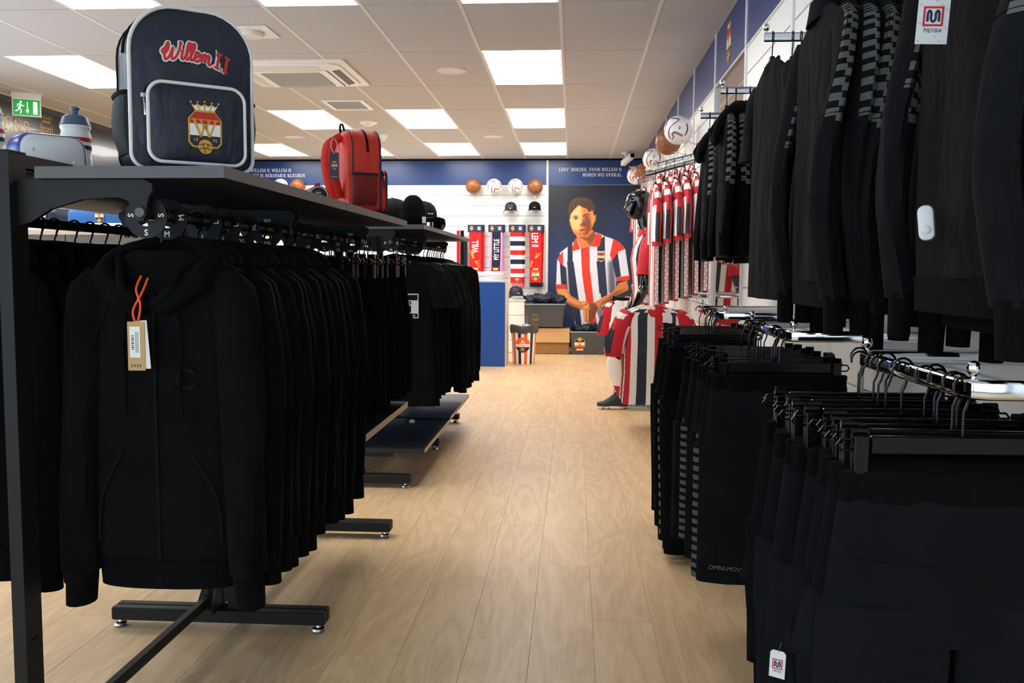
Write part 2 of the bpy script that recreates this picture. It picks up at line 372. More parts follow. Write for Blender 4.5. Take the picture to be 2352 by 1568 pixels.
def crest(mb, fn, base=0, outline=False, simple=False):
    """club crest, x -.5..-.5, y -.82...82; fn(x, y, layer); materials gold, red, white, navy from index base"""
    g, r, w, n = base, base + 1, base + 2, base + 3
    L = lambda l: (lambda x, y: fn(x, y, l))
    body = [(-.295, .47), (-.485, .25), (-.485, -.47), (-.38, -.6), (-.24, -.62), (.24, -.62), (.38, -.6), (.485, -.47), (.485, .25), (.295, .47)]
    tips = [-.43, -.22, 0, .22, .43]
    if outline:
        stroke_poly(mb, body + [body[0]], .035, L(0), g)
        for t, b in zip(tips, (-.28, -.14, 0, .14, .28)): stroke_poly(mb, [(b, .47), (t, .74 + (.05 if t == 0 else .02 if abs(t) < .3 else 0))], .025, L(0), g)
        stroke_poly(mb, [(tips[i // 2] if i % 2 == 0 else (tips[i // 2] + tips[i // 2 + 1]) / 2, .70 if i % 2 == 0 else .64) for i in range(9)], .025, L(0), g)
        stroke_poly(mb, [(-.3, .5), (.3, .5)], .05, L(0), g); stroke_poly(mb, [(-.47, -.02), (.47, -.02)], .025, L(0), g)
    else:
        k = 1.07
        mb.poly([(x * k, y * 1.03 - .0) for x, y in body], L(0), g)
        mb.poly([(-.295, .47), (-.47, .27), (-.47, .10), (.47, .10), (.47, .27), (.295, .47)], L(1), r)
        mb.poly([(-.47, .10), (-.47, -.26), (.47, -.26), (.47, .10)], L(1), w)
        mb.poly([(-.47, -.26), (-.47, -.46), (-.36, -.58), (.36, -.58), (.47, -.46), (.47, -.26)], L(1), n)
        for i in range(4):
            a, b = tips[i], tips[i + 1]; ba, bb = a * .68, b * .68
            mb.poly([(ba, .49), (bb, .49), (b, .72), ((a + b) / 2, .66), (a, .72)], L(0), g)
            mb.poly([(ba + .02, .52), (bb - .02, .52), (b - .03, .67), ((a + b) / 2, .63), (a + .03, .67)], L(1), w)
        mb.poly([(-.31, .46), (.31, .46), (.33, .53), (-.33, .53)], L(1), g)
    if not simple:
        for t in tips: mb.poly([(t + .035 * math.cos(a * PI / 3), .76 + (.03 if t == 0 else 0) + .035 * math.sin(a * PI / 3)) for a in range(6)], L(1), g)
    ww = .055
    for a, b, tk in (((-.34, .23), (-.13, -.30), .075), ((-.13, -.30), (0, .10), ww), ((0, .10), (.13, -.30), .075), ((.13, -.30), (.34, .23), ww), ((-.14, .23), (-.02, -.06), ww), ((.14, .23), (.02, -.06), ww)): stroke_poly(mb, [a, b], tk, L(2), g)
    for x in (-.34, -.12, .12, .34): stroke_poly(mb, [(x - .09, .23), (x + .09, .23)], .04, L(2), g)
    if not outline:
        nn = 16; mb.poly([(.225 * math.cos(2 * PI * k / nn), -.60 + .225 * math.sin(2 * PI * k / nn)) for k in range(nn)], L(2), g)
        if not simple:
            for pts in ([(-.2, -.55), (0, -.5), (.2, -.56)], [(-.19, -.68), (0, -.64), (.19, -.7)], [(-.08, -.5), (-.06, -.64)], [(.07, -.52), (.07, -.66)], [(-.02, -.64), (-.02, -.8)]): stroke_poly(mb, pts, .022, L(3), n)
            for tx, x in (('18', -.3), ('96', .3)): sans(mb, tx, .11, (lambda a, b, x=x: fn(x + a, -.44 + b, 2)), g)
CREST_M = [M['gold'], M['crest_red'], M['crest_white'], M['crest_navy']]
def script_willem(mb, fn, mi, w):
    """hand-lettered name in joined script, x 0..2.6"""
    sh = lambda p: [(x + .22 * y, y) for x, y in p]
    paths = [
     [(-.08, .62), (-.2, .5), (-.12, .34), (.04, .44), (.06, .7), (.0, .86), (-.06, .62), (-.04, .2), (.06, .02), (.2, .2), (.3, .62), (.3, .2), (.38, .02), (.54, .2), (.62, .6), (.6, .9), (.68, .74)],
     [(.74, .36), (.8, .5), (.78, .14), (.86, .02), (.96, .16)], [(.82, .72), (.83, .74)],
     [(.96, .16), (1.1, .6), (1.1, .88), (1.0, .8), (1.0, .2), (1.08, .02), (1.18, .14)],
     [(1.18, .14), (1.32, .6), (1.32, .88), (1.22, .8), (1.22, .2), (1.3, .02), (1.42, .16)],
     [(1.42, .18), (1.58, .3), (1.6, .46), (1.48, .5), (1.42, .3), (1.46, .06), (1.58, .02), (1.7, .16)],
     [(1.7, .2), (1.76, .48), (1.78, .04), (1.8, .34), (1.9, .5), (1.94, .38), (1.94, .04), (1.96, .34), (2.08, .5), (2.12, .36), (2.1, .12), (2.18, .02), (2.28, .16)],
    ]
    for p in paths: stroke_poly(mb, [tuple(q) for q in catmull(sh(p), 5)], w, fn, mi)
    for x0 in (2.56, 2.98):
        stroke_poly(mb, sh([(x0, .04), (x0, .84)]), w * 1.1, fn, mi)
        for y in (.04, .84): stroke_poly(mb, sh([(x0 - .14 - (w > .2) * .05, y), (x0 + .14 + (w > .2) * .05, y)]), w * .95, fn, mi)

# ---------------------------------------------------------------- the room
RW, LW, BW, CH = .97, -5.22, 13.22, 2.74      # right wall, left wall, back wall, ceiling
FW = -3.2                                     # shop front behind the photographer
fl = MB().box((LW - .2, FW, -.06), (RW + .15, BW + .15, -.004)).build('floor', M['wood'], smooth=False); tag(fl, 'light oak plank floor', None, kind='structure')
pm = {}
PW, PL = .195, 1.29
for i in range(20):
    x0 = -2.85 + i * PW
    y = -.2 - (i * .437 % 1) * PL
    while y < BW:
        y1 = min(y + PL, BW)
        if x0 + PW <= RW + .13 and y1 - y > .05 and y1 > .9:
            key = round(y1 - y, 3)
            if key not in pm: pm[key] = MB().box((.0003, .0003, -.004), (PW - .0003, key - .0003, 0.0), bev=.0005).mesh('plank', M['wood'], smooth=False)
            link_mesh('plank', pm[key], fl, (x0, y, 0))
        y = y1
# ceiling: suspended tiles 0.6 x 1.2 m
GX0, GY0 = -.091, 5.585
ce = MB().box((LW, FW, CH + .03), (RW + .15, BW + .15, CH + .09)).build('ceiling', M['ceil'], smooth=False); tag(ce, 'white suspended tile ceiling', None, kind='structure')
LIGHTS = {(-1, -1), (-3, -1), (-5, -1), (-1, 1), (-7, 1), (-1, 3), (-3, 3), (-5, 3), (-1, 5), (-3, 5), (-5, 5), (-7, 5), (-7, 3), (-7, -1), (-7, -3)}
tm = {}
CASS = {(-4, 1), (-3, 1)}
for ix in range(-9, 2):
    for iy in range(-6, 7):
        x0, x1 = GX0 + .6 * ix, min(GX0 + .6 * (ix + 1), RW); y0, y1 = GY0 + 1.2 * iy, min(GY0 + 1.2 * (iy + 1), BW)
        if x1 - x0 < .05: continue
        x0 = max(x0, LW)
        if iy < -3 and (ix, iy) not in LIGHTS:
            pass
        key = (round(x1 - x0, 3), round(y1 - y0, 3), (ix, iy) in LIGHTS)
        if key[2]:
            t = thing('ceiling_light', '', 'ceiling light', (x0, y0, CH), group='flat light panels in the ceiling')
            t['rowcol'] = ix * 100 + iy
            MB().box((.012, .004, 0), (.588, 1.196, .02)).build('diffuser', M['light'], t, smooth=False)
            f = MB()
            for a, b in (((.0125, .004), (.02, 1.196)), ((.58, .004), (.5875, 1.196)), ((.02, .004), (.58, .011)), ((.02, 1.189), (.58, 1.196))): f.box((a[0], a[1], -.003), (b[0], b[1], .022))
            f.build('light_frame', M['plastic_white'], t, smooth=False)
            col = {-1: 'column nearest the right wall', -3: 'second column from the right', -5: 'third column from the right', -7: 'fourth column from the right'}[ix]
            row = {-5: 'behind the photographer', -3: 'above the photographer', -1: 'cut by the top of the frame', 1: 'in the row of the air conditioner', 3: 'in the second row from the back wall', 5: 'in the row by the back wall'}[iy]
            t['label'] = f'lit ceiling panel {row}, {col}'
            del t['rowcol']
        elif iy >= -2:
            if key not in tm: tm[key] = MB().box((.012, .005, .001), (key[0] - .012, key[1] - .005, .022)).mesh('ceiling_tile', M['ceil'], smooth=False)
            link_mesh('ceiling_tile', tm[key], ce, (x0, y0, CH))
MB().box((LW, FW, CH + .002), (RW, GY0 - 2.4, CH + .02)).build('ceiling_field', M['ceil'], ce, smooth=False)
for ix in range(-8, 2):
    x = GX0 + .6 * ix; MB().box((x - .0115, FW, CH - .001), (x + .0115, BW, CH + .024)).build('ceiling_bar', M['ceil_bar'], ce, smooth=False)
for (sx0, sx1) in ((LW, LW + .02), (RW - .02, RW)): MB().box((sx0, GY0 - 3, CH - .003), (sx1, BW, CH + .024)).build('edge_trim', M['ceil_bar'], ce, smooth=False)
# back wall
wb = MB().box((LW - .2, BW, 0), (RW + .15, BW + .15, CH + .05)).build('wall_back', M['white_paint'], smooth=False); tag(wb, 'white slatted back wall of the shop', None, kind='structure')
SLAT = .1475
def slat_bay(parent, a0, a1, z1, along, off, z0=.06, first=None):
    """one bay of slatwall: boards proud of the wall with open grooves between"""
    z = z1
    me = {}
    while z > z0 + .03:
        zb = max(z - SLAT + .007, z0); h = round(z - zb, 4)
        if h not in me:
            m = MB()
            if along == 'x': m.box((0, -.018, 0), (a1 - a0, 0, h), bev=.002)
            else: m.box((-.018, 0, 0), (0, a1 - a0, h), bev=.002)
            me[h] = m.mesh('slat', M['slat_white'], smooth=False)
        link_mesh('slat', me[h], parent, (a0, off, zb) if along == 'x' else (off, a0, zb))
        z -= SLAT
BZ0, BZ1 = 2.375, 2.715
for a0, a1 in ((-5.17, -2.80), (-2.77, -.40)): slat_bay(wb, a0, a1, BZ0 - .005, 'x', BW)
for x in (-2.785, -.375, .962): MB().box((x - .014, BW - .035, 0), (x + .014, BW, BZ1)).build('wall_post', M['white_paint'], wb, smooth=False)
MB().box((LW, BW - .012, BZ1), (RW, BW, CH)).build('painted_shadow_gap', M['black_matte'], wb, smooth=False)  # solid black strip: the shade between header band and ceiling, put in as colour
def header(x0, x1, label, lines, align, xt, withcrest=None):
    t = thing('header_panel', label, 'sign panel', ((x0 + x1) / 2, BW, BZ0)); w = (x1 - x0) / 2
    MB().box((-w, -.026, 0), (w, 0, BZ1 - BZ0)).build('panel', M['blue_band'], t, smooth=False)
    if lines:
        m = MB(); fy = -.0275
        for k, tx in enumerate(lines): serif_text(m, tx, .047, (lambda a, b, k=k: (xt - t.location.x + a, fy, .187 - k * .075 + b)), 0, align)
        m.build('lettering', M['white_txt'], t, smooth=False)
    if withcrest:
        m = MB(); s = .125; crest(m, lambda x, y, l: (withcrest - t.location.x + x * s, -.0275 - .0006 * l, .165 + y * s)); m.build('crest', CREST_M, t, smooth=False)
    return t
header(-5.17, -2.80, 'blue header panel reading WILLEM II, WILLEM II MET JE BEROEMDE KLEUREN on the back wall', ['WILLEM II, WILLEM II', 'MET JE BEROEMDE KLEUREN'], 'l', at(577, 395, 1, BW)[0])
header(-2.77, -.39, 'plain blue header panel above the row of balls on the back wall', None, 'l', 0)
header(-.36, .948, 'blue header panel reading LEEV HOEZEE, VOOR WILLEM II above the player poster', ["LEEV' HOEZEE, VOOR WILLEM II", 'HOREN WIJ OVERAL'], 'r', at(1428, 400, 1, BW)[0], at(1452, 396, 1, BW)[0])
# right wall
wr = MB().box((RW, FW, 0), (RW + .15, BW, CH + .05)).build('wall_right', M['white_paint'], smooth=False); tag(wr, 'white slatted right wall of the shop', None, kind='structure')
BAYS = [(.6, 1.92), (1.95, 3.05), (3.08, 4.15), (4.18, 5.245), (6.39, 7.46), (7.49, 8.57), (8.60, 9.68), (9.71, 10.78), (10.81, 11.9), (11.93, 13.18)]
for a0, a1 in BAYS: slat_bay(wr, a0, a1, 2.385, 'y', RW)
for y in (1.935, 3.065, 4.165, 5.262, 6.375, 7.475, 8.585, 9.695, 10.795, 11.915): MB().box((RW - .03, y - .013, 0), (RW, y + .013, CH)).build('wall_post', M['white_paint'], wr, smooth=False)
for i, (a0, a1) in enumerate([(FW, .585), (.6, 1.92), (1.95, 3.05), (3.08, 4.15), (4.18, 5.245), (5.28, 6.36), (6.39, 9.68), (9.71, 13.18)]):
    if i < 2: continue
    lab = {5: 'blue header panel with a club crest above the mirror on the right wall', 6: 'long blue header panel above the balls on the right wall', 7: 'farthest blue header panel on the right wall, by the camera'}.get(i, f'blue header panel above the black garments, bay {ORD[i - 2]} on the right wall')
    t = thing('header_panel', lab, 'sign panel', (RW, a0, 2.395)); MB().box((-.022, 0, 0), (0, a1 - a0, CH - 2.395 - .004)).build('panel', M['blue_band'], t, smooth=False)
    MB().box((-.026, 0, -.012), (0, a1 - a0, 0)).build('panel_edge', M['plastic_offwhite'], t, smooth=False)
    if i == 5:
        m = MB(); s = .155; cy = at(1683, 85, 0, RW)[1] - a0; crest(m, lambda x, y, l: (-.0235 - .0006 * l, cy - x * s, .175 + y * s)); m.build('crest', CREST_M, t, smooth=False)
mi_ = thing('wall_mirror', 'tall mirror in the right wall behind the hanging clothes', 'mirror', (RW, 5.28, .1))
MB().box((-.012, 0, 0), (0, 1.08, 2.28)).build('mirror_glass', M['mirror'], mi_, smooth=False)
# left wall: glazed shop front up to the black panels
wl = MB()
wl.box((LW - .15, 7.25, 0), (LW, BW, CH + .05)); wl.box((LW - .15, FW, 2.35), (LW, 7.25, CH + .05)); wl.box((LW - .15, FW, 0), (LW, 7.25, .25))
for y in (-3.1, -.6, 2.0, 4.6, 7.2): wl.box((LW - .15, y - .06, .25), (LW, y + .06, 2.35))
wl = wl.build('wall_left', M['grey_dark'], smooth=False); tag(wl, 'left wall with shop windows and black panels', None, kind='structure')
for k, (a, b) in enumerate(((-3.04, -.66), (-.54, 1.94), (2.06, 4.54), (4.66, 7.14))):
    w = MB().box((LW - .08, a, .25), (LW - .07, b, 2.35)).build(f'window_{k + 1}', M['glass'], smooth=False); tag(w, 'shop window in the left wall', None, kind='structure')
wf = MB(); wf.box((LW - .15, FW - .1, 2.45), (RW + .15, FW, CH + .05)); wf.box((LW - .15, FW - .1, 0), (RW + .15, FW, .2)); 
for x in (-5.2, -3.2, -1.2, .9): wf.box((x - .06, FW - .1, .2), (x + .06, FW, 2.45))
wf = wf.build('wall_front', M['grey_dark'], smooth=False); tag(wf, 'glazed shop front behind the camera', None, kind='structure')
for k, (a, b) in enumerate(((-5.14, -3.26), (-3.14, -1.26), (-1.14, .84))):
    w = MB().box((a, FW - .06, .2), (b, FW - .05, 2.45)).build(f'window_{k + 5}', M['glass'], smooth=False); tag(w, 'shop window behind the camera', None, kind='structure')
# black gloss panels with gold lettering
for k, (a, b) in enumerate(((7.28, 9.13), (9.14, 11.1), (11.11, 13.2))):
    t = thing('wall_panel', ['gloss black wall panel with gold letters ENS and crest outline', 'gloss black wall panel behind the drinking bottle', 'gloss black wall panel at the far left corner'][k], 'wall panel', (LW, a, .1))
    MB().box((0, .004, 0), (.018, b - a - .004, 2.575)).build('panel', M['panel_black'], t, smooth=False)
    if k == 0:
        m = MB(); zb_, zt_ = at(57, 309, 0, LW)[2] - .1, at(57, 279, 0, LW)[2] - .1; h = zt_ - zb_; y0_, y1_ = at(4, 300, 0, LW)[1] - a, at(65, 300, 0, LW)[1] - a
        m2 = MB(); W = serif_text(m2, 'ENS', h, lambda x, y: (0, 0, 0)); W0 = GL['I'][0] * h + .04 * h
        serif_text(m, 'IENS', h, lambda x, y: (.0195, y0_ + (x - W0) * (y1_ - y0_) / W, zb_ + y)); m.build('lettering', M['gold_dull'], t, smooth=False)
        m = MB(); c = at(103, 306, 0, LW); s = .22; crest(m, lambda x, y, l: (.0195, c[1] - a + x * s, c[2] - .1 - .0 + y * s), outline=True); m.build('crest_outline', [M['gold_dull']] * 4, t, smooth=False)
# ---------------------------------------------------------------- racks
def glide(parent, loc):
    m = MB(); m.lathe([(.006, .0), (.019, .0), (.022, .006), (.019, .013), (.009, .016), (.007, .025)], 14, caps=True); m.build('foot_glide', M['chrome_dull'], parent, loc=loc)
def bracket_mesh(sgn):
    """cast arm that carries the shelf and holds the hanging rail in its curled tip"""
    pts = [(0, .0), (.27, .0), (.288, -.008), (.29, -.022), (.281, -.034), (.277, -.048), (.277, -.07), (.268, -.084), (.255, -.084), (.248, -.072), (.246, -.056), (.236, -.043), (.215, -.036), (.14, -.040), (.07, -.06), (.03, -.085), (0, -.095)]
    m = MB(); m.prism([(p[0] * sgn * (.985 if sgn > 0 else .84), p[1]) for p in (pts if sgn > 0 else pts[::-1])], -.006, .006)
    return m.mesh('shelf_bracket', M['rack'], smooth=False)
def rack(name, label, cx, ys, zs, half, lowz, lowbays):
    """double sided gondola: posts in a row, feet, beams, shelves and rails on both sides"""
    t = thing(name, label, 'clothes rack', (cx, ys[0], 0)); y0 = ys[0]
    top = zs + .03
    for i, y in enumerate(ys):
        yy = y - y0
        p = MB(); p.box((-.045, yy - .012, .06), (-.017, yy + .048, top)); po = p.build('post', M['rack'], t, smooth=False)
        MB().box((-.046, yy - .013, top), (-.016, yy + .049, top + .003)).build('post_cap', M['black_plastic'], po, smooth=False)
        for zc in (.2, .36, .52, .68): MB().box((-.0172, yy + .004, zc), (-.0164, yy + .03, zc + .005)).build('slot', M['black_matte'], po, smooth=False)
        f = MB()
        for dy in (-.034, .004): f.box((-.348, yy + dy, .024), (.348, yy + dy + .031, .066), bev=.003)
        fo = f.build('foot', M['rack'], t, smooth=False)
        fo['kind'] = 'thing'
        for sx in (-.325, .325): glide(fo, (sx, yy - .018, 0))
        for sy in (-1, 1):
            m = MB(); m.add([(-.004, yy + sy * .016, .066), (-.004, yy + sy * .075, .066), (-.004, yy + sy * .016, .20), (.004, yy + sy * .016, .066), (.004, yy + sy * .075, .066), (.004, yy + sy * .016, .20)], [(0, 1, 2), (3, 5, 4), (0, 3, 4, 1), (1, 4, 5, 2), (0, 2, 5, 3)])
            m.build('gusset', M['rack'], t, smooth=False)
        for sx in (-1, 1):
            g = MB(); g.add([(sx * .03, yy - .02, .066), (sx * .075, yy - .02, .066), (sx * .03, yy - .02, .2), (sx * .03, yy - .012, .066), (sx * .075, yy - .012, .066), (sx * .03, yy - .012, .2)], [(0, 1, 2), (3, 5, 4), (0, 3, 4, 1), (1, 4, 5, 2), (0, 2, 5, 3)]); g.build('gusset', M['rack'], t, smooth=False)
    for i in range(len(ys) - 1):
        a, b = ys[i] - y0, ys[i + 1] - y0
        MB().box((-.043, a + .048, top - .03), (-.019, b - .012, top), bev=.002).build('top_beam', M['rack'], t, smooth=False)
        MB().box((-.043, a + .048, .082), (-.019, b - .012, .112), bev=.002).build('base_beam', M['rack'], t, smooth=False)
    for i in range(len(ys) - 1):
        a, b = ys[i] - y0 + .0, ys[i + 1] - y0 - .006
        for sx in (-1, 1):
            m = MB(); m.box((min(sx * .03, sx * half), a, zs - .024), (max(sx * .045, sx * half), b, zs)); 
            o = m.build('shelf_board', [M['board'], M['rack_edge']], t, smooth=False)
            for p in o.data.polygons:
                if abs(p.normal.z) < .5: p.material_index = 1
            for yy in (a + .022, b - .022):
                MB_ = bracket_mesh(sx); link_mesh('shelf_bracket', MB_, t, (sx * .028 - (.045 if sx > 0 else .015), yy, zs - .025))
            r = MB(); r.tube([(sx * .243, a + .012, zs - .092), (sx * .243, b - .012, zs - .092)], .0125, 12); r.build('hang_rail', M['chrome_dull'] if name == 'x' else M['rack'], t)
            for yy in (a + .013, b - .013):
                k = MB(); k.lathe([(.0005, -.004), (.010, -.004), (.010, .004), (.0005, .004)], 12, axis='y'); k.build('rail_screw', M['rack_edge'], t, loc=(sx * .243, yy, zs - .092))
            if lowbays and i in lowbays:
                z = lowbays[i]; o = MB().box((min(sx * .045, sx * half), a, z - .024), (max(sx * .045, sx * half), b, z)).build('base_shelf', [M['board_gloss'], M['board_edge']], t, smooth=False)
                for p in o.data.polygons:
                    if abs(p.normal.x) > .5: p.material_index = 1
                for yy in (a + .03, b - .03): MB().box((min(0, sx * .25), yy - .006, z - .05), (max(0, sx * .25), yy + .006, z - .024)).build('shelf_support', M['rack'], t, smooth=False)
    return t
ZA, ZB = 1.357, 1.388
CXA, CXB = -1.124, -1.20
YA, YB = [1.815, 2.815, 3.86], [4.76, 5.80, 6.86]
rack('clothing_rack', 'near double sided black clothes rack with blue backpack on its shelf', CXA, YA, ZA, .424, .25, {1: .59})
rack('clothing_rack', 'second black clothes rack holding t-shirts, black caps on its shelf', CXB, YB, ZB, .424, .2, {0: .205, 1: .215})
# ---------------------------------------------------------------- hangers
def hook_pts(dz, tilt=0.0):
    r = .0165
    pts = [(0, r * math.cos(a) * 1.0, r * math.sin(a) - .0) for a in np.linspace(math.radians(-35), math.radians(205), 14)]
    pts = [(0, -p[1], p[2]) for p in pts]
    return pts
def hook(mb, dz, r=.0022, mi=None):
    pts = [(.0165 * math.cos(a), 0, .0165 * math.sin(a)) for a in np.linspace(math.radians(200), math.radians(-60), 14)]
    pts += [(.004, 0, -.028), (0, 0, -.036), (0, 0, dz)]
    mb.tube(pts, r, 6, mi)
def hanger_wire():
    m = MB(); hook(m, -.062, .0028); m.build
    a = .172; pts = [(0, 0, -.06), (.05, 0, -.072), (a, 0, -.118), (a + .006, 0, -.124), (a - .006, 0, -.128), (-a + .006, 0, -.128), (-a - .006, 0, -.124), (-a, 0, -.118), (-.05, 0, -.072)]
    m.tube(pts, .0034, 6, closed=True)
    return m.mesh('hanger', M['hook_black'])
def hanger_shaped(neck=True):
    """moulded plastic hanger with sloping arms and a tall neck"""
    me = []
    m = MB(); hook(m, -.07, .0019, 1)
    m.loft([[(x, y, z) for x, y in ((-w, -d), (w, -d), (w, d), (-w, d))] for z, w, d in ((-.058, .007, .006), (-.066, .009, .008), (-.105, .013, .011), (-.13, .02, .011), (-.145, .006, .004))], mi=0)
    for s in (-1, 1): m.tube([(s * .012, 0, -.118), (s * .07, 0, -.138), (s * .13, .004, -.158), (s * .19, .012, -.185)], [.014, .012, .012, .010], 8, 0, flat=.6)
    return m.mesh('hanger', [M['black_plastic'], M['hook_black']])
def hanger_clip():
    """trouser hanger: flat bar with two spring clips and wire loops"""
    m = MB(); hook(m, -.075, .0022)
    m.box((-.135, -.005, -.10), (.135, .005, -.072), bev=.002)
    for s in (-1, 1):
        m.tube([(s * .13, 0, -.078), (s * .178, 0, -.078), (s * .184, 0, -.086), (s * .178, 0, -.094), (s * .14, 0, -.094)], .0022, 6)
        m.box((s * .150 - .011, -.012, -.145), (s * .150 + .011, -.004, -.07), bev=.002); m.box((s * .150 - .011, .004, -.145), (s * .150 + .011, .012, -.07), bev=.002)
        m.tube([(s * .15 - .012, 0, -.066), (s * .15 + .012, 0, -.066)], .006, 8)
    return m.mesh('hanger', M['hook_black'], smooth=30)
HW, HS, HC = hanger_wire(), hanger_shaped(), hanger_clip()
def put_hanger(me, loc, rot, label, group, name='hanger'):
    o = link_mesh(name, me, None, loc, rot); return tag(o, label, 'hanger', group)
# ---------------------------------------------------------------- garments (origin at the hook; x width, -y front, z down)
def lerp_rows(rows, n):
    rows = np.array(rows, float); z = rows[:, 0]; zs = np.linspace(z[0], z[-1], n)
    return [(zz,) + tuple(np.interp(-zz, -z, rows[:, k]) for k in range(1, rows.shape[1])) for zz in zs]
def ring(cx, cy, z, hw, ht, n, p=2.6, fold=None):
    out = []
    for k in range(n):
        a = 2 * PI * k / n; c, s_ = math.cos(a), math.sin(a)
        x = cx + hw * math.copysign(abs(c) ** (2 / p), c); y = cy + ht * math.copysign(abs(s_) ** (2 / 2.2), s_)
        if fold: y += fold(x, z, 1 if s_ > 0 else -1) * abs(s_) ** .5
        out.append((x, y, z))
    return out
def folds(seed, amp, z0, z1):
    r = random.Random(seed); ks = [(r.uniform(16, 42), r.uniform(0, 6.28), r.uniform(.4, 1), r.uniform(-5, 5)) for _ in range(4)]
    def f(x, z, side):
        t = min(max((z0 - z) / max(z0 - z1, 1e-3), 0), 1)
        return amp * (.25 + .75 * t) * sum(a * math.sin(k * x + ph + side * .8 + sl * z) for k, ph, a, sl in ks) / 2
    return f
def sleeve_rings(s, path, n=14, seed=0, amp=.004):
    """path rows: x, y, z, rx, ry"""
    r = random.Random(seed); ph = [r.uniform(0, 6.28) for _ in range(4)]; P = np.array(path, float); t = np.linspace(0, 1, len(P)); tt = np.linspace(0, 1, 18); out = []
    for u in tt:
        x, y, z, rx, ry = (np.interp(u, t, P[:, k]) for k in range(5))
        out.append([(s * (x + (rx + amp * math.sin(9 * u + 3 * a + ph[0])) * math.cos(a)), y + (ry + amp * math.sin(7 * u + 2 * a + ph[1])) * math.sin(a), z + .25 * rx * math.cos(a) * (1 - u)) for a in [2 * PI * k / n for k in range(n)]])
        if s < 0: out[-1] = out[-1][::-1]
    return out
def seam_on(rings, row, name, parent, r=.0016, off=1.0, m='seam'):
    c = np.mean(np.array(rings[row]), 0); pts = [tuple(c + (np.array(p) - c) * 1.02) for p in rings[row]]
    return MB().tube(pts, r, 5, closed=True).build(name, M[m], parent)
def tape_on(rings, cols, r0, r1, parent, off=.0018, nb=12, n=14):
    """contrast tape of offset blocks running down a sleeve or leg"""
    R_ = np.array([np.array(r) for r in rings]); m = MB(); nr = len(rings)
    def pt(u, c):
        u = min(max(u, 0), nr - 1.001); i = int(u); f = u - i; c = c % n; j = int(c); g = c - j; k = (j + 1) % n
        p = (R_[i, j] * (1 - g) + R_[i, k] * g) * (1 - f) + (R_[i + 1, j] * (1 - g) + R_[i + 1, k] * g) * f
        ctr = R_[i].mean(0) * (1 - f) + R_[i + 1].mean(0) * f; d = p - ctr; d[2] = 0; L = np.linalg.norm(d) + 1e-6
        return tuple(p + d / L * off)
    for b in range(nb):
        u0 = r0 + (r1 - r0) * b / nb; h = (r1 - r0) / nb; c0, c1, cm = cols[0], cols[1], (cols[0] + cols[1]) / 2
        blk = ((c0, cm + .15, u0, u0 + h * .52), (cm - .15, c1, u0 + h * .36, u0 + h * .9))
        for a, e, ua, ub in blk:
            K = 3; vs = [pt(ua + (ub - ua) * q, a + (e - a) * w / K) for q in (0, 1) for w in range(K + 1)]
            m.add(vs, [(w, w + 1, K + 2 + w, K + 1 + w) for w in range(K)])
    return m.build('contrast_tape', M['tape'], parent, smooth=False)
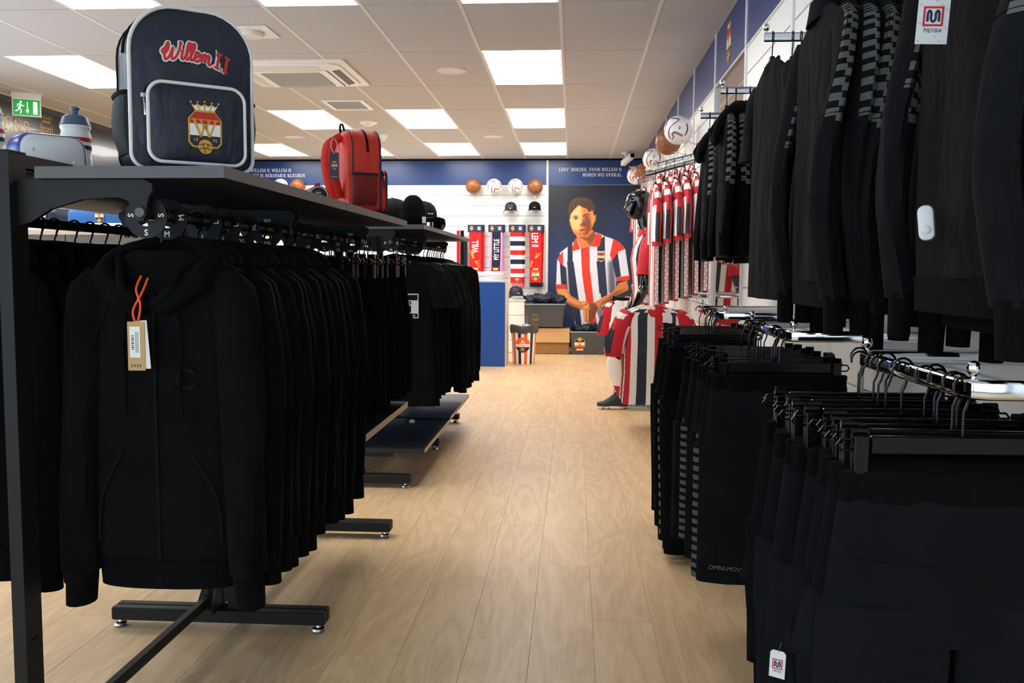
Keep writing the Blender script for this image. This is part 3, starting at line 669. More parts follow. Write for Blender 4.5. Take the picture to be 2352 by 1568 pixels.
def make_top(name, seed, fab='fab_black', hood=True, zipf=False, length=.72, half=.185, th=.034, tape=False, short=False, collar=True, stripes=None, hem=True, sl=.62, flare=.0, puff=1.0, bend=0.0, slx=0.0):
    t = thing(name, '', 'hoodie'); fo = folds(seed, .006 * puff, -.16, -.1 - length); zt = -.075
    mf = M[fab] if not stripes else None
    rows = [(zt, .062, th * .55), (zt - .012, .09, th * .7), (zt - .045, half - .03, th * .8), (zt - .075, half, th), (zt - .25, half - .005, th), (zt - length + .09, half + .005, th * 1.05), (zt - length, half + (0 if not hem else -.012) + .012 * (not hem), th)]
    rr = lerp_rows(rows, 30); rings = [ring(0, 0, z, hw, ht, 36, fold=fo) for z, hw, ht in rr]
    b = MB()
    if stripes: b.loft(rings, matfn=lambda i, j: stripes((rings[i][j][0] + rings[i][(j + 1) % 36][0]) / 2 / rr[i][1] * (.205 if i > 5 else rr[i][1]))); bo = b.build('body', [M['shirt_white'], M['shirt_red'], M['shirt_navy']], t)
    else: b.loft(rings); bo = b.build('body', mf, t)
    if hem:
        hr = [ring(0, 0, z, hw, ht, 36) for z, hw, ht in ((zt - length + .003, half + .004, th * 1.12), (zt - length - .005, half - .008, th * 1.1), (zt - length - .06, half - .012, th * 1.05))]
        MB().loft(hr).build('hem_band', M['fab_rib'], t)
    for s in (-1, 1):
        if short and stripes: path = [(half - .05, 0, zt - .05, .05, th * .8), (half - .004, 0, zt - .085, .056, th), (half + .03, -.004, zt - .17, .060, th * 1.1), (half + .055, -.006, zt - .27, .063, th * 1.15), (half + .07, -.006, zt - .36, .064, th * 1.15)]
        elif short: path = [(half - .05, 0, zt - .05, .05, th * .8), (half + .0, 0, zt - .085, .06, th), (half + .045, -.004, zt - .17, .064, th * 1.1), (half + .075, -.006, zt - .27, .068, th * 1.15)]
        else:
            y1 = (-.012 if seed % 2 else .008) - bend
            path = [(half - .045, 0, zt - .048, .045, th * .7), (half + .002, 0, zt - .085, .05, th * .95), (half + .022 + flare * .2, y1 * .3, zt - .2, .05, th), (half + .03 + flare * .6, y1, zt - .35, .046, th * 1.05), (half + .03 + flare, y1 * (2 if not bend else 1.2), zt - .5, .042, th), (half + .03 + flare * 1.1, y1 * (2 if not bend else .4), zt - sl, .040, th)]
        path = [(p[0] + slx * min(1, i / 2),) + tuple(p[1:]) for i, p in enumerate(path)]
        sr = sleeve_rings(s, path, seed=seed * 3 + s, amp=.004 * puff)
        so = MB().loft(sr) if not stripes else MB().loft(sr, matfn=lambda i, j: (1 if i > 15 else (0 if 1 < i < 5 and j in (12, 13, 0, 1) else 1) if i < 7 else 0 if j in (10, 11, 12, 4) else 2 if j in (13, 0, 5) and i > 8 else 1))
        so = so.build('sleeve', mf or [M['shirt_white'], M['shirt_red'], M['shirt_navy']], t)
        if not short:
            e = path[-1]; cr = [[(s * (e[0] + q * .006 + rx * math.cos(a)), e[1] + ry * math.sin(a), e[2] - dz) for a in [2 * PI * k / 14 for k in range(14)]] for q, dz, rx, ry in ((0, -.01, .041, th * 1.02), (.3, .006, .032, th * .9), (1, .075, .030, th * .85))]
            if s < 0: cr = [c[::-1] for c in cr]
            MB().loft(cr).build('cuff', M['fab_rib'], so)
            if tape: seam_on(sr, 9, 'elbow_seam', so); seam_on(sr, 13, 'elbow_seam', so, r=.0012)
        else: seam_on(sr, 16, 'cuff_seam', so, r=.0010, m='seam' if not stripes else 'shirt_red')
        if tape: tape_on(sr, (-1.8, 1.8) if s > 0 else (5.2 + 0, 8.8), .8, 9.5, so)
    if hood:
        h = MB(); half_ = [(.012, -th - .014, zt - .125), (.055, -th - .020, zt - .100), (.10, -th - .004, zt - .06), (.112, .0, zt - .03), (.085, .035, zt - .008), (.04, .052, zt + .002), (0, .056, zt + .005)]
        pr = catmull([(-x, y, z) for x, y, z in half_] + half_[::-1][1:], 4); L = len(pr); h.tube(pr, [.013 + .021 * math.sin(PI * i / (L - 1)) ** .6 for i in range(L)], 12, flat=.8)
        ho = h.build('hood', mf, t)
        g = MB(); c = catmull([(-.006, -th - .024, zt - .115), (-.05, -th - .034, zt - .082), (-.066, -th - .010, zt - .042), (-.09, .0, zt - .008), (-.05, .03, zt + .018), (0, .04, zt + .024), (.05, .03, zt + .018), (.09, .0, zt - .008), (.066, -th - .010, zt - .042), (.05, -th - .034, zt - .082), (.006, -th - .024, zt - .115)], 4)
        g.tube(c, .009, 8); g.build('hood_rim', mf, ho)
        k = MB(); n = 14
        k.loft([[(.085 * math.cos(a) * w, .035 + .03 * w * 0 + dy, zt - .03 + dz + .03 * math.sin(a)) for a in np.linspace(0, PI, n)] for w, dy, dz in ((1, -.02, 0), (1.05, .004, -.05), (.9, .012, -.13))], closed=False); k.build('hood_back', mf, ho)
    elif collar and not stripes:
        c = MB(); cr = [[(rx * math.cos(a), ry * math.sin(a) * 1.0, z - .02 * max(0, -math.sin(a))) for a in [2 * PI * k / 20 for k in range(20)]] for rx, ry, z in ((.072, th * .9, zt - .02), (.068, th * .85, zt + .006), (.06, th * .75, zt + .004))]
        c.loft(cr, caps=False); c.build('collar', M['fab_rib'], t)
    elif stripes:
        c = MB(); cr = [[(rx * math.cos(a), ry * math.sin(a), z - .035 * max(0, -math.sin(a))) for a in [2 * PI * k / 20 for k in range(20)]] for rx, ry, z in ((.066, th * 1.15, zt - .045), (.078, th * 1.1, zt - .012), (.066, th * .9, zt + .006), (.06, th * .7, zt - .0))]
        c.loft(cr, caps=False); c.build('collar', M['shirt_red'], t)
    if zipf:
        z = MB(); q = catmull([(0, fo(0, zz, -1) - th - .003, zz) for zz in np.linspace(zt - .085, zt - length - .055, 12)], 2); z.tube(q, .0032, 6); z.build('zip', M['seam'], t)
    return t
def make_bottom(name, seed, fab='fab_black', half=.185, length=.62, th=.03, tape=False, leg=.0, cuff=False, clipz=-.125, taper=.0):
    """trousers or shorts hung from the waistband"""
    t = thing(name, '', 'trousers'); zt = clipz; fo = folds(seed, .007, zt - .05, zt - length); crotch = .26
    rows = [(zt - .04, half - .005, th), (zt - .12, half + .005, th * 1.1), (zt - crotch, half + .02, th * 1.15)]
    MB().loft([ring(0, 0, z, hw, ht, 32, fold=fo) for z, hw, ht in lerp_rows(rows, 9)]).build('seat', M[fab], t)
    wr_ = lambda x, z, sd: .004 * math.sin(150 * x + seed) + .003 * math.sin(77 * x)
    MB().loft([ring(0, 0, z, half - .008 + d, th * .95 + d, 48, fold=wr_) for z, d in ((zt, 0), (zt - .004, .003), (zt - .022, .001), (zt - .041, .004), (zt - .046, 0))]).build('waistband', M['fab_rib'], t)
    for s in (-1, 1):
        rx = (half + .02) / 2; rows = [(zt - crotch + .06, rx, th * 1.1), (zt - crotch - .05, rx * 1.0, th * 1.15), (zt - length * .8, rx * (1 - taper * .8), th * 1.1), (zt - length, rx * (1 - taper), th)]
        f2 = folds(seed * 7 + s, .006, zt - crotch, zt - length); rg = []
        for i, (z, a, b) in enumerate(lerp_rows(rows, 18)):
            u = i / 17; cx = s * (rx + .004 + leg * u - taper * rx * .0); rg.append(ring(cx, .004 * math.sin(3 * u + seed), z, a, b, 14, p=2.3, fold=f2))
        lo = MB().loft(rg).build('leg', M[fab], t)
        if cuff:
            c = s * (rx + .004 + leg); MB().loft([ring(c, 0, z, a, b, 14) for z, a, b in ((zt - length + .01, rx * (1 - taper) + .002, th * 1.05), (zt - length - .004, rx * (1 - taper) * .86, th), (zt - length - .06, rx * (1 - taper) * .84, th))]).build('cuff', M['fab_rib'], lo)
        else: seam_on(rg, 16, 'hem_seam', lo, r=.0011)
        if tape == 'both' or (tape and s < 0): tape_on(rg, (5.6, 8.4) if s < 0 else (-1.4, 1.4), 0, 17, lo, nb=15)
    for y in (1,):
        q = [(x, -th * 1.12 - .001, zt - .125 - .015 * math.cos(x * 9)) for x in np.linspace(-half, half, 14)]; MB().tube(q, .0012, 5).build('yoke_seam', M['seam'], t)
    return t
def set_label(o, label, cat, group): tag(o, label, cat, group)
# ---------------------------------------------------------------- left racks: garments
RZA, RZB = ZA - .092, ZB - .092
XA, XB = CXA + .243, CXB + .243
hood_a = [make_top('hoodie', s, hood=True, half=.175, th=.030, length=.66, sl=.66) for s in (1, 2, 3)]
def place_tops(protos, xs, ys, z, lab, cat, group, hanger, hl, rz=0.0, jit=.06, first_used=None):
    out = []
    for i, (x, y) in enumerate(zip(xs, ys)):
        p = protos[i % len(protos)]; r = rz + random.uniform(-jit, jit)
        if not p.get('used'): p['used'] = 1; p.location = (x, y, z); p.rotation_euler = (0, 0, r); o = p
        else: o = copy_tree(p, None, (x, y, z), r); o.scale = (random.uniform(.96, 1.05), random.uniform(.9, 1.1), random.uniform(.97, 1.04))
        tag(o, lab(i), cat, group)
        h = put_hanger(hanger, (x, y, z), (0, 0, r), f'{hl}, {ORD[i]} of them', 'hangers: ' + group)
        out.append(o)
    return out
# hero hoodie at the front of the near rack
hero = make_top('zip_hoodie', 11, hood=True, zipf=True, half=.162, th=.045, length=.665, sl=.69, flare=.012, slx=-.022)
hero.location = (XA + .004, 1.915, RZA); tag(hero, 'black zip hoodie with orange corded tag, front of the near rack', 'hoodie', 'black hoodies on the near rack'); hero['used'] = 1
put_hanger(HW, hero.location, (0, 0, .03), 'thin black hanger inside the front zip hoodie on near rack', None)
th = .045
for s in (-1, 1):
    MB().tube(catmull([(s * .055, -th - .012, -.205), (s * .062, -th - .012, -.27), (s * .058, -th - .014, -.36), (s * .062, -th - .012, -.43)], 4), .0032, 6).build('drawstring', M['fab_rib'], hero)
    MB().tube(catmull([(s * .075, -th - .004, -.50), (s * .125, -th + .002, -.60), (s * .135, -th + .003, -.70)], 4), .0022, 6).build('pocket_seam', M['seam'], hero)
    MB().tube(catmull([(s * .085, -th + .006, -.16), (s * .13, -th + .006, -.25), (s * .155, -th + .012, -.36)], 4), .0014, 6).build('raglan_seam', M['seam'], hero)
m = MB()
def C_logo(m, fn):
    stroke_poly(m, [(.022 + .02 * math.cos(a), .02 * math.sin(a)) for a in np.linspace(.6, 2 * PI - .6, 12)], .006, fn, 0)
    for k in range(2): sans(m, 'CL\nUB'.split('\n')[k] if False else ('. .'), .006, lambda a, b, k=k: fn(.05 + a, .008 - k * .014 + b), 0)
C_logo(m, lambda a, b: (.048 + a, -th - .0075, -.345 + b)); m.build('chest_logo', M['seam'], hero, smooth=False)
MB().box((-.028, -.036, -.168), (.022, -.034, -.128)).build('neck_label', M['grey_dark'], hero, smooth=False)
f0 = -th - .036
cord = MB(); cord.tube(catmull([(-.032, f0 + .02, -.140), (-.034, f0, -.168), (-.024, f0 - .004, -.20), (-.032, f0 - .004, -.238), (-.040, f0 - .004, -.212), (-.022, f0, -.175), (-.018, f0 + .02, -.145)], 5), .0024, 6)
tg = thing('price_tag', 'brown card price tag on an orange cord at the zip hoodie', 'price tag', (hero.location.x + .014, hero.location.y, hero.location.z + .011))
cord.build('cord', M['orange_cord'], tg)
MB().box((-.052, f0 - .0065, -.335), (-.016, f0 - .0050, -.234)).build('card', M['kraft'], tg, smooth=False)
b2 = MB().box((-.012, f0 - .004, -.100), (.014, f0 - .0028, 0)).build('card', M['tag_white'], tg, smooth=False, loc=(-.026, 0, -.232), rot=(0, -.07, 0))
MB().box((-.047, f0 - .0073, -.308), (-.025, f0 - .0064, -.244)).build('sticker', M['tag_white'], tg, smooth=False)
bc = MB()
for k in range(11): z = -.262 - k * .0028 - (k % 3) * .0006; bc.box((-.0435, f0 - .0078, z - .0015), (-.038, f0 - .0072, z))
for k in range(3): bc.box((-.0295 - k * .0026, f0 - .0078, -.298), (-.0289 - k * .0026, f0 - .0072, -.255))
for k in range(4): bc.box((-.045 + k * .006, f0 - .0070, -.328), (-.0425 + k * .006, f0 - .0064, -.322))
bo_ = bc.build('barcode', M['grey_dark'], tg, smooth=False); bo_['kind'] = 'stuff'
n = 13; ys = [1.975 + .066 * i for i in range(n)]
place_tops(hood_a, [XA + random.uniform(-.008, .008) for _ in ys], ys, RZA, lambda i: f'black hoodie, {ORD[i + 1]} from the front of the near rack', 'hoodie', 'black hoodies on the near rack', HW, 'thin black hanger in the row of hoodies on near rack')
ys = [1.93 + .085 * i for i in range(10)]
place_tops(hood_a, [CXA - .243 + random.uniform(-.01, .01) for _ in ys], ys, RZA, lambda i: f'black hoodie on far side of near rack, {ORD[i]} behind its post', 'hoodie', 'black hoodies on the far side of the near rack', HW, 'thin black hanger on the far rail of the near rack')
sw = [make_bottom('sweat_shorts', s, half=.165, length=.52, th=.026, clipz=-.098) for s in (21, 22, 23)]
def place_bottoms(protos, xs, ys, z, lab, cat, group, hl, jit=.05, rz=0):
    for i, (x, y) in enumerate(zip(xs, ys)):
        p = protos[i % len(protos)]; r = rz + random.uniform(-jit, jit)
        if not p.get('used'): p['used'] = 1; p.location = (x, y, z); p.rotation_euler = (0, 0, r); o = p
        else: o = copy_tree(p, None, (x, y, z), r); o.scale = (random.uniform(.95, 1.06), random.uniform(.9, 1.15), random.uniform(.96, 1.06))
        tag(o, lab(i), cat, group)
        put_hanger(HC, (x, y, z), (0, 0, r), f'{hl}, {ORD[i]} of them', 'clip hangers: ' + group, 'clip_hanger')
ys = [2.90 + .070 * i for i in range(14)]
place_bottoms(sw, [XA + random.uniform(-.015, .03) for _ in ys], ys, RZA, lambda i: f'black sweat shorts on a clip hanger behind the hoodies, {ORD[i]} from them', 'shorts', 'black sweat shorts on the near rack', 'black clip hanger holding sweat shorts on near rack')
ys = [2.90 + .1 * i for i in range(9)]
place_bottoms(sw, [CXA - .243] * 9, ys, RZA, lambda i: f'black sweat shorts on the far side of the near rack, {ORD[i]} of the row', 'shorts', 'black sweat shorts on the far side of the near rack', 'black clip hanger on the far rail of near rack')
tees = [make_top('t_shirt', s, fab='fab_tee', hood=False, short=True, half=.205, th=.020, length=.80, hem=False) for s in (31, 32, 33)]
lt = place_tops(tees, [XB + random.uniform(-.01, .01) for _ in range(15)], [4.84 + .062 * i for i in range(15)], RZB, lambda i: f'black t-shirt on the second rack, {ORD[i]} from its front', 'T-shirt', 'black t-shirts on the second rack', HW, 'thin black hanger in the row of t-shirts on second rack')
m = MB(); fy = -.031
m.box((.065, fy - .0008, -.40), (.135, fy, -.27), 0)
for a, b, c, d in ((.070, .130, -.395, -.375), (.070, .130, -.305, -.276), (.072, .095, -.37, -.31)): m.box((a, fy - .0014, c), (b, fy - .0009, d), 1)
sans(m, 'BAL', .022, lambda a, b: (.10 + a, fy - .0016, -.335 + b), 0); sans(m, '1896', .013, lambda a, b: (.10 + a, fy - .0016, -.392 + b), 0); stroke_poly(m, [(.10, -.312), (.125, -.312), (.112, -.372)], .008, lambda a, b: (a, fy - .0016, b), 0)
m.build('chest_print', [M['white_txt'], M['black_matte']], lt[0], smooth=False)
longs = [make_top('long_sleeve_shirt', s, fab='fab_black', hood=False, half=.19, th=.024, length=.76, sl=.78) for s in (41, 42, 43)]
place_tops(longs, [XB + random.uniform(-.01, .01) for _ in range(14)], [5.88 + .068 * i for i in range(14)], RZB, lambda i: f'black long sleeved shirt at the far half of second rack, {ORD[i]} of its row', 'shirt', 'black long sleeved shirts on the second rack', HW, 'thin black hanger in the row of long sleeved shirts')
place_tops(longs, [CXB - .243] * 14, [4.86 + .14 * i for i in range(14)], RZB, lambda i: f'black shirt on the far side of the second rack, {ORD[i]} of the row', 'shirt', 'black shirts on the far side of the second rack', HW, 'thin black hanger on the far rail of second rack')
# size dividers
def divider(loc, txt, label):
    t = thing('size_divider', label, 'size divider', loc)
    n = 28; m = MB(); ro, ri = .0445, .0195; r_ = []
    for r0, y in ((ri, -.0012), (ro, -.0012), (ro, .0012), (ri, .0012), (ri, -.0012)): r_.append([(r0 * math.cos(2 * PI * k / n), y, r0 * math.sin(2 * PI * k / n)) for k in range(n)])
    m.loft(r_, caps=False); m.build('disc', M['black_plastic'], t)
    for a in (PI * .97, PI * 1.5, PI * 2.03 if len(txt) < 3 else PI * .5):
        m = MB(); h = .0125 if len(txt) == 1 else .0105 if len(txt) == 2 else .0085; rot = a + PI / 2
        sans(m, txt, h, lambda x, y, a=a, rot=rot: (.032 * math.cos(a) + x * math.cos(rot) - (y - h / 2) * math.sin(rot), -.0018, .032 * math.sin(a) + x * math.sin(rot) + (y - h / 2) * math.cos(rot)), 0, bold=.02)
        m.build('size_letter', M['white_txt'], t, smooth=False)
    return t
for i, (y, tx) in enumerate(((1.862, 'S'), (1.945, 'M'), (2.14, 'L'), (2.27, 'L'), (2.40, 'XL'), (2.60, 'XXL'))):
    divider((XA + (.003 if i else -.004), y, RZA - .007), tx, f'round size divider marked {tx} among the hoodies, {ORD[i]} from the front')
for i, (y, tx) in enumerate(((2.872, 'S'), (3.02, 'M'), (3.22, 'L'), (3.42, 'XL'), (3.6, 'XXL'))): divider((XA, y, RZA - .007), tx, f'round size divider marked {tx} above the sweat shorts')
for i, (y, tx) in enumerate(((4.80, 'XL'), (5.15, 'XXL'), (5.55, '3XL'))): divider((XB, y, RZB - .007), tx, f'round size divider marked {tx} among the t-shirts on second rack')
divider((CXA - .243, 1.88, RZA - .007), 'XL', 'round size divider marked XL on the far rail of near rack')

# ---------------------------------------------------------------- right wall: arms and rails
def faceout(y, xt, z, label, drop=0.0, pegs=0):
    t = thing('faceout_rail', label, 'clothes rail', (RW - .018, y, z)); L = RW - .018 - xt; zt = -drop
    MB().box((-.004, -.025, -.07), (.0, .025, .05)).build('wall_plate', M['chrome'], t, smooth=False)
    m = MB(); m.loft([[(x, yy, zz + dz) for yy, zz in rrect(.010, .028, .004, 3)] for x, dz in ((-.003, 0), (-L, zt))]); m.build('bar', M['chrome'], t)
    m = MB(); m.lathe([(.004, .012), (.004, .018), (.009, .023), (.0105, .030), (.008, .038), (.001, .041)], 14); m.build('ball_tip', M['chrome'], t, loc=(-L + .006, 0, zt))
    for k in range(pegs):
        u = (k + .5) / pegs; x = -.05 - (L - .06) * u; zz = zt * (-x / L)
        m = MB(); m.cyl((0, 0, .013), (0, 0, .034), .0018, 6); m.sphere((0, 0, .036), .004, 8, 6); m.build('peg', M['chrome'], t, loc=(x, 0, zz))
    return t
def urail(y0, y1, xf, z, label):
    t = thing('hanging_rail', label, 'clothes rail', (RW - .018, y0, z)); L = RW - .018 - xf
    pr = rrect(.012, .030, .0058, 3)
    path = [(0, 0, 0), (-L + .03, 0, 0), (-L + .009, .009, 0), (-L, .03, 0), (-L, y1 - y0 - .03, 0), (-L + .009, y1 - y0 - .009, 0), (-L + .03, y1 - y0, 0), (0, y1 - y0, 0)]
    m = MB(); rings = []
    for i, p in enumerate(path):
        a = Vector(path[max(i - 1, 0)]); b = Vector(path[min(i + 1, len(path) - 1)]); d = (b - a).normalized(); nrm = Vector((-d.y, d.x, 0))
        rings.append([tuple(Vector(p) + nrm * q[0] + Vector((0, 0, q[1]))) for q in pr])
    m.loft(rings); m.build('bar', M['chrome'], t)
    for yy in (.0, y1 - y0):
        MB().box((-.004, yy - .022, -.05), (0, yy + .022, .05)).build('wall_plate', M['chrome'], t, smooth=False)
        m = MB(); m.lathe([(.004, .012), (.004, .019), (.009, .024), (.0105, .031), (.008, .039), (.001, .042)], 14); m.build('ball_tip', M['chrome'], t, loc=(-L + .012, .016 if yy == 0 else yy - .016, 0))
    return t
ZU = 1.862
ARMS = [(1.56, 'nearest'), (2.33, 'second'), (2.90, 'third'), (3.73, 'fourth'), (4.32, 'fifth')]
for y, w in ARMS: faceout(y, .575, ZU, f'straight chrome hanging arm, {w} from the camera on the right wall')
RAILS = [(1.36, 1.88), (2.46, 3.06), (3.55, 4.23), (6.45, 7.1), (8.5, 9.15)]
for i, (a, b) in enumerate(RAILS): urail(a, b, .575, .98, f'low chrome rail on the right wall, {ORD[i]} from the camera')
jk = [make_top('track_jacket', s, fab='fab_black2', hood=False, half=.20, th=.024, length=.66, sl=.70, tape=True, puff=1.6, bend=.03) for s in (51, 52)]
for j in jk:      # stand-up collars
    c = MB(); c.loft([[(rx * math.cos(a), ry * math.sin(a), z - .012 * max(0, -math.sin(a))) for a in [2 * PI * k / 20 for k in range(20)]] for rx, ry, z in ((.085, .034, -.10), (.074, .030, -.075), (.068, .026, -.045), (.062, .02, -.048))], caps=False); c.build('stand_collar', M['fab_black2'], j)
R90 = -PI / 2
place_tops(jk, [.60, .645, .69, .735, .78], [2.33] * 5, ZU, lambda i: f'black jacket with grey taped sleeves on second right arm, {ORD[i]} from the aisle', 'jacket', 'black taped jackets on the right wall', HS, 'black moulded hanger under the taped jackets', R90, .03)
place_tops(jk, [.635, .69, .745, .80], [1.56] * 4, ZU, lambda i: f'large black jacket at the right edge, {ORD[i]} from the aisle', 'jacket', 'black jackets on the nearest arm', HS, 'black moulded hanger on the nearest arm', R90, .03)
btee = [make_top('t_shirt', s, fab='fab_black2', hood=False, short=True, half=.20, th=.020, length=.72, hem=False) for s in (61, 62)]
place_tops(btee, [.60, .66, .685, .71, .75], [2.90] * 5, ZU, lambda i: f'black t-shirt on third arm of right wall, {ORD[i]} from the aisle', 'T-shirt', 'black t-shirts on the right wall', HS, 'black moulded hanger under the t-shirts on right wall', R90, .05)
kh = [make_top('kids_hoodie', s, fab='fab_black', hood=True, half=.17, th=.022, length=.52, sl=.50, tape=True) for s in (71, 72)]
place_tops(kh, [.60, .635, .69, .73, .79, .82], [3.73] * 6, ZU, lambda i: f'small taped black hoodie on fourth right wall arm, {ORD[i]} from the aisle', 'hoodie', 'small black hoodies on the right wall', HS, 'black hanger with a tall wire hook over the small hoodies', R90, .06)
place_tops(kh, [.62, .70, .78], [4.32] * 3, ZU, lambda i: f'small black hoodie on the fifth arm of the right wall, {ORD[i]} from the aisle', 'hoodie', 'small black hoodies on the fifth arm', HS, 'black hanger on the fifth arm', R90, .06)
# lower rails
jog = [make_bottom('jogging_trousers', s, fab='fab_black2', half=.185, length=.50, th=.026, tape=False, cuff=True, taper=.1) for s in (81, 82)]
place_bottoms(jog, [.575 + random.uniform(-.02, .02) for _ in range(9)], [1.385 + .054 * i for i in range(9)], .98, lambda i: f'black jogging trousers on the nearest low rail, {ORD[i]} from the camera', 'trousers', 'black jogging trousers on the nearest low rail', 'black clip hanger on the nearest low rail')
ks = [make_bottom('short_shorts', s, fab='fab_black2', half=.185, length=.30, th=.03, leg=.022) for s in (85, 86)]
place_bottoms(ks, [.585 + random.uniform(-.02, .01) for _ in range(5)], [1.41 + .108 * i for i in range(5)], .985, lambda i: f'short flared black shorts between the jogging trousers, {ORD[i]} from the camera', 'shorts', 'short black shorts on the nearest low rail', 'black clip hanger holding short shorts on the nearest low rail')
sh = [make_bottom('training_shorts', s, fab='fab_black2', half=.185, length=.57, th=.032, tape='both' if s == 91 else False, clipz=-.105) for s in (92, 91, 93)]
place_bottoms(sh, [.555] + [.565 + random.uniform(-.02, .02) for _ in range(11)], [2.49 + .048 * i for i in range(12)], .98, lambda i: f'long black training shorts on second low rail, {ORD[i]} from the camera', 'shorts', 'black training shorts on the second low rail', 'black clip hanger on the second low rail')
m = MB()
for x0 in (-.185, .02): sans(m, 'OMNI-MOVE', .012, lambda a, b, x0=x0: (x0 + a, -.046, -.628 + b - .08 * a), 0, align='LEFT', shear=.2)
m.build('hem_print', M['grey_txt'], sh[0], smooth=False)
tr = [make_bottom('training_trousers', s, fab='fab_black', half=.185, length=.76, th=.026, tape='both' if s == 95 else False, cuff=True, taper=.12) for s in (96, 95, 97)]
place_bottoms(tr, [.57 + random.uniform(-.03, .02) for _ in range(12)], [3.60 + .05 * i for i in range(12)], .98, lambda i: f'black taped training trousers on third low rail, {ORD[i]} from the camera', 'trousers', 'black training trousers on the third low rail', 'black clip hanger on the third low rail')
# match shirts
def bands(x):
    u = (x + .205) / .41
    for lim, c in ((.10, 1), (.24, 0), (.36, 2), (.50, 0), (.62, 1), (.76, 0), (.86, 2), (.93, 0), (2, 1)):
        if u < lim: return c
ms = [make_top('match_shirt', s, hood=False, short=True, half=.205, th=.024, length=.70, hem=False, stripes=bands) for s in (101, 102)]
for t in ms:
    for s in (-1, 1):
        q = MB()
        for k in range(24):
            z0 = -.26 - k * .021
            for a, (y0, y1) in enumerate(((-.010, 0), (0, .010))): xo = s * (.2068 + .013 * max(0, k - 14) / 9); q.box((xo - .004, y0, z0 - .02), (xo + .004, y1, z0 - .001), (k + a) % 2)
        q.build('side_tape', [M['shirt_pink'], M['shirt_white']], t, smooth=False)
wfB = faceout(5.45, .42, 1.86, 'sloping chrome arm with pegs carrying the nearest red and white shirts', .15, 9)
wfA = faceout(7.0, .59, 2.03, 'sloping chrome arm with pegs carrying shirts beside the mannequin', .09, 7)
wfC = faceout(8.25, .56, 2.03, 'sloping chrome arm with pegs behind the mannequin', .09, 7)
for nm, Y, xs, z0, sl, xt in (('nearest', 5.45, [.475, .53, .585, .64, .70, .76], 1.86, .15, .42), ('middle', 7.0, [.63, .69, .75, .81, .87], 2.03, .09, .59), ('farthest', 8.25, [.57, .62, .70, .78], 2.03, .09, .56)):
    for i, x in enumerate(xs):
        z = z0 - sl * (RW - .018 - x) / (RW - .018 - xt); p = ms[i % 2]; r = R90 + random.uniform(-.08, .08)
        if not p.get('used'): p['used'] = 1; o = p; o.location = (x, Y, z); o.rotation_euler = (0, 0, r)
        else: o = copy_tree(p, None, (x, Y, z), r)
        tag(o, f'red white and navy match shirt on the {nm} sloping arm, {ORD[i]} from the aisle', 'shirt', f'match shirts on the {nm} sloping arm')
        put_hanger(HS, (x, Y, z), (0, 0, r), f'black hanger under match shirts on the {nm} sloping arm, {ORD[i]} from aisle', f'hangers on the {nm} sloping arm')
for i in range(6):
    o = copy_tree(ms[i % 2], None, (.578 + random.uniform(-.008, .008), 6.48 + .075 * i, .985), random.uniform(-.03, .03)); tag(o, f'striped match shirt facing the aisle on fourth low rail, {ORD[i]} from the camera', 'shirt', 'match shirts on the fourth low rail')
    put_hanger(HS, o.location, o.rotation_euler, f'black hanger inside the match shirts on fourth low rail, {ORD[i]} of them', 'hangers on the fourth low rail')
for i in range(2):
    o = copy_tree(ms[i % 2], None, (.568, 8.66 + .1 * i, .985), 0.02); tag(o, f'small match shirt on the fifth low rail, {ORD[i]} from the camera', 'shirt', 'match shirts on the fifth low rail')
    put_hanger(HS, o.location, o.rotation_euler, f'black hanger in small match shirts on fifth low rail, {ORD[i]} of them', 'hangers on the fifth low rail')
ws = make_bottom('white_shorts', 110, fab='shirt_white', half=.165, length=.42, th=.03, clipz=-.105); ws.location = (.53, 8.53, .98); tag(ws, 'white shorts on a clip hanger behind the match shirts', 'shorts'); 
for c in ws.children:
    if c.name.startswith('waist') or c.name.startswith('yoke'): c.data.materials[0] = M['shirt_white']
    for d in c.children: d.data.materials[0] = M['shirt_white']
put_hanger(HC, ws.location, (0, 0, 0), 'black clip hanger holding the white shorts', None, 'clip_hanger')
# swing tags
def meyba(loc, rot, label, sc=1.0, cut=False):
    t = thing('swing_tag', label, 'swing tag', loc, rot=rot); w, h = .024 * sc, .085 * sc
    m = MB(); m.prism([(-w, -h), (w, -h), (w, -.008 * sc), (w - .007 * sc, 0), (-w + .007 * sc, 0), (-w, -.008 * sc)], -.0006, .0006); m.build('card', M['tag_white'], t, smooth=False)
    g = MB()
    for i in range(6):
        for j in range(11):
            if (i * 7 + j * 3) % 4 == 0: x = -w + .004 * sc + i * .008 * sc; z = -h + .003 * sc + j * .007 * sc; g.box((x - .0025 * sc, -.0009, z), (x + .0025 * sc, -.0007, z + .003 * sc))
    g.build('pattern', M['tag_grey'], t, smooth=False)
    c = -.042 * sc; q = MB(); a, b = .0155 * sc, .012 * sc
    q.box((-a, -.0011, c - a), (a, -.0009, c + a)); q.build('logo_frame', M['tag_red'], t, smooth=False)
    MB().box((-b, -.0013, c - b), (b, -.0011, c + b)).build('logo_field', M['tag_white'], t, smooth=False)
    q = MB(); s = .0085 * sc; stroke_poly(q, [tuple(p) for p in catmull([(-s, -s), (-s, s * .5), (-s * .72, s), (-s * .4, s * .5), (-s * .4, -s * .5), (0, -s), (s * .4, -s * .5), (s * .4, s * .5), (s * .72, s), (s, s * .5), (s, -s)], 4)], .004 * sc, lambda x, y: (x, -.0015, c + y), 0)
    sans(q, 'MEYBA', .0065 * sc, lambda x, y: (x, -.0013, c - .025 * sc + y), 0, shear=.2); q.build('logo', M['tag_navy'], t, smooth=False)
    MB().tube([(0, 0, -.006 * sc), (.002, -.001, .01 * sc), (.004, 0, .03 * sc)], .0007, 5).build('string', M['grey_dark'], t)
    return t
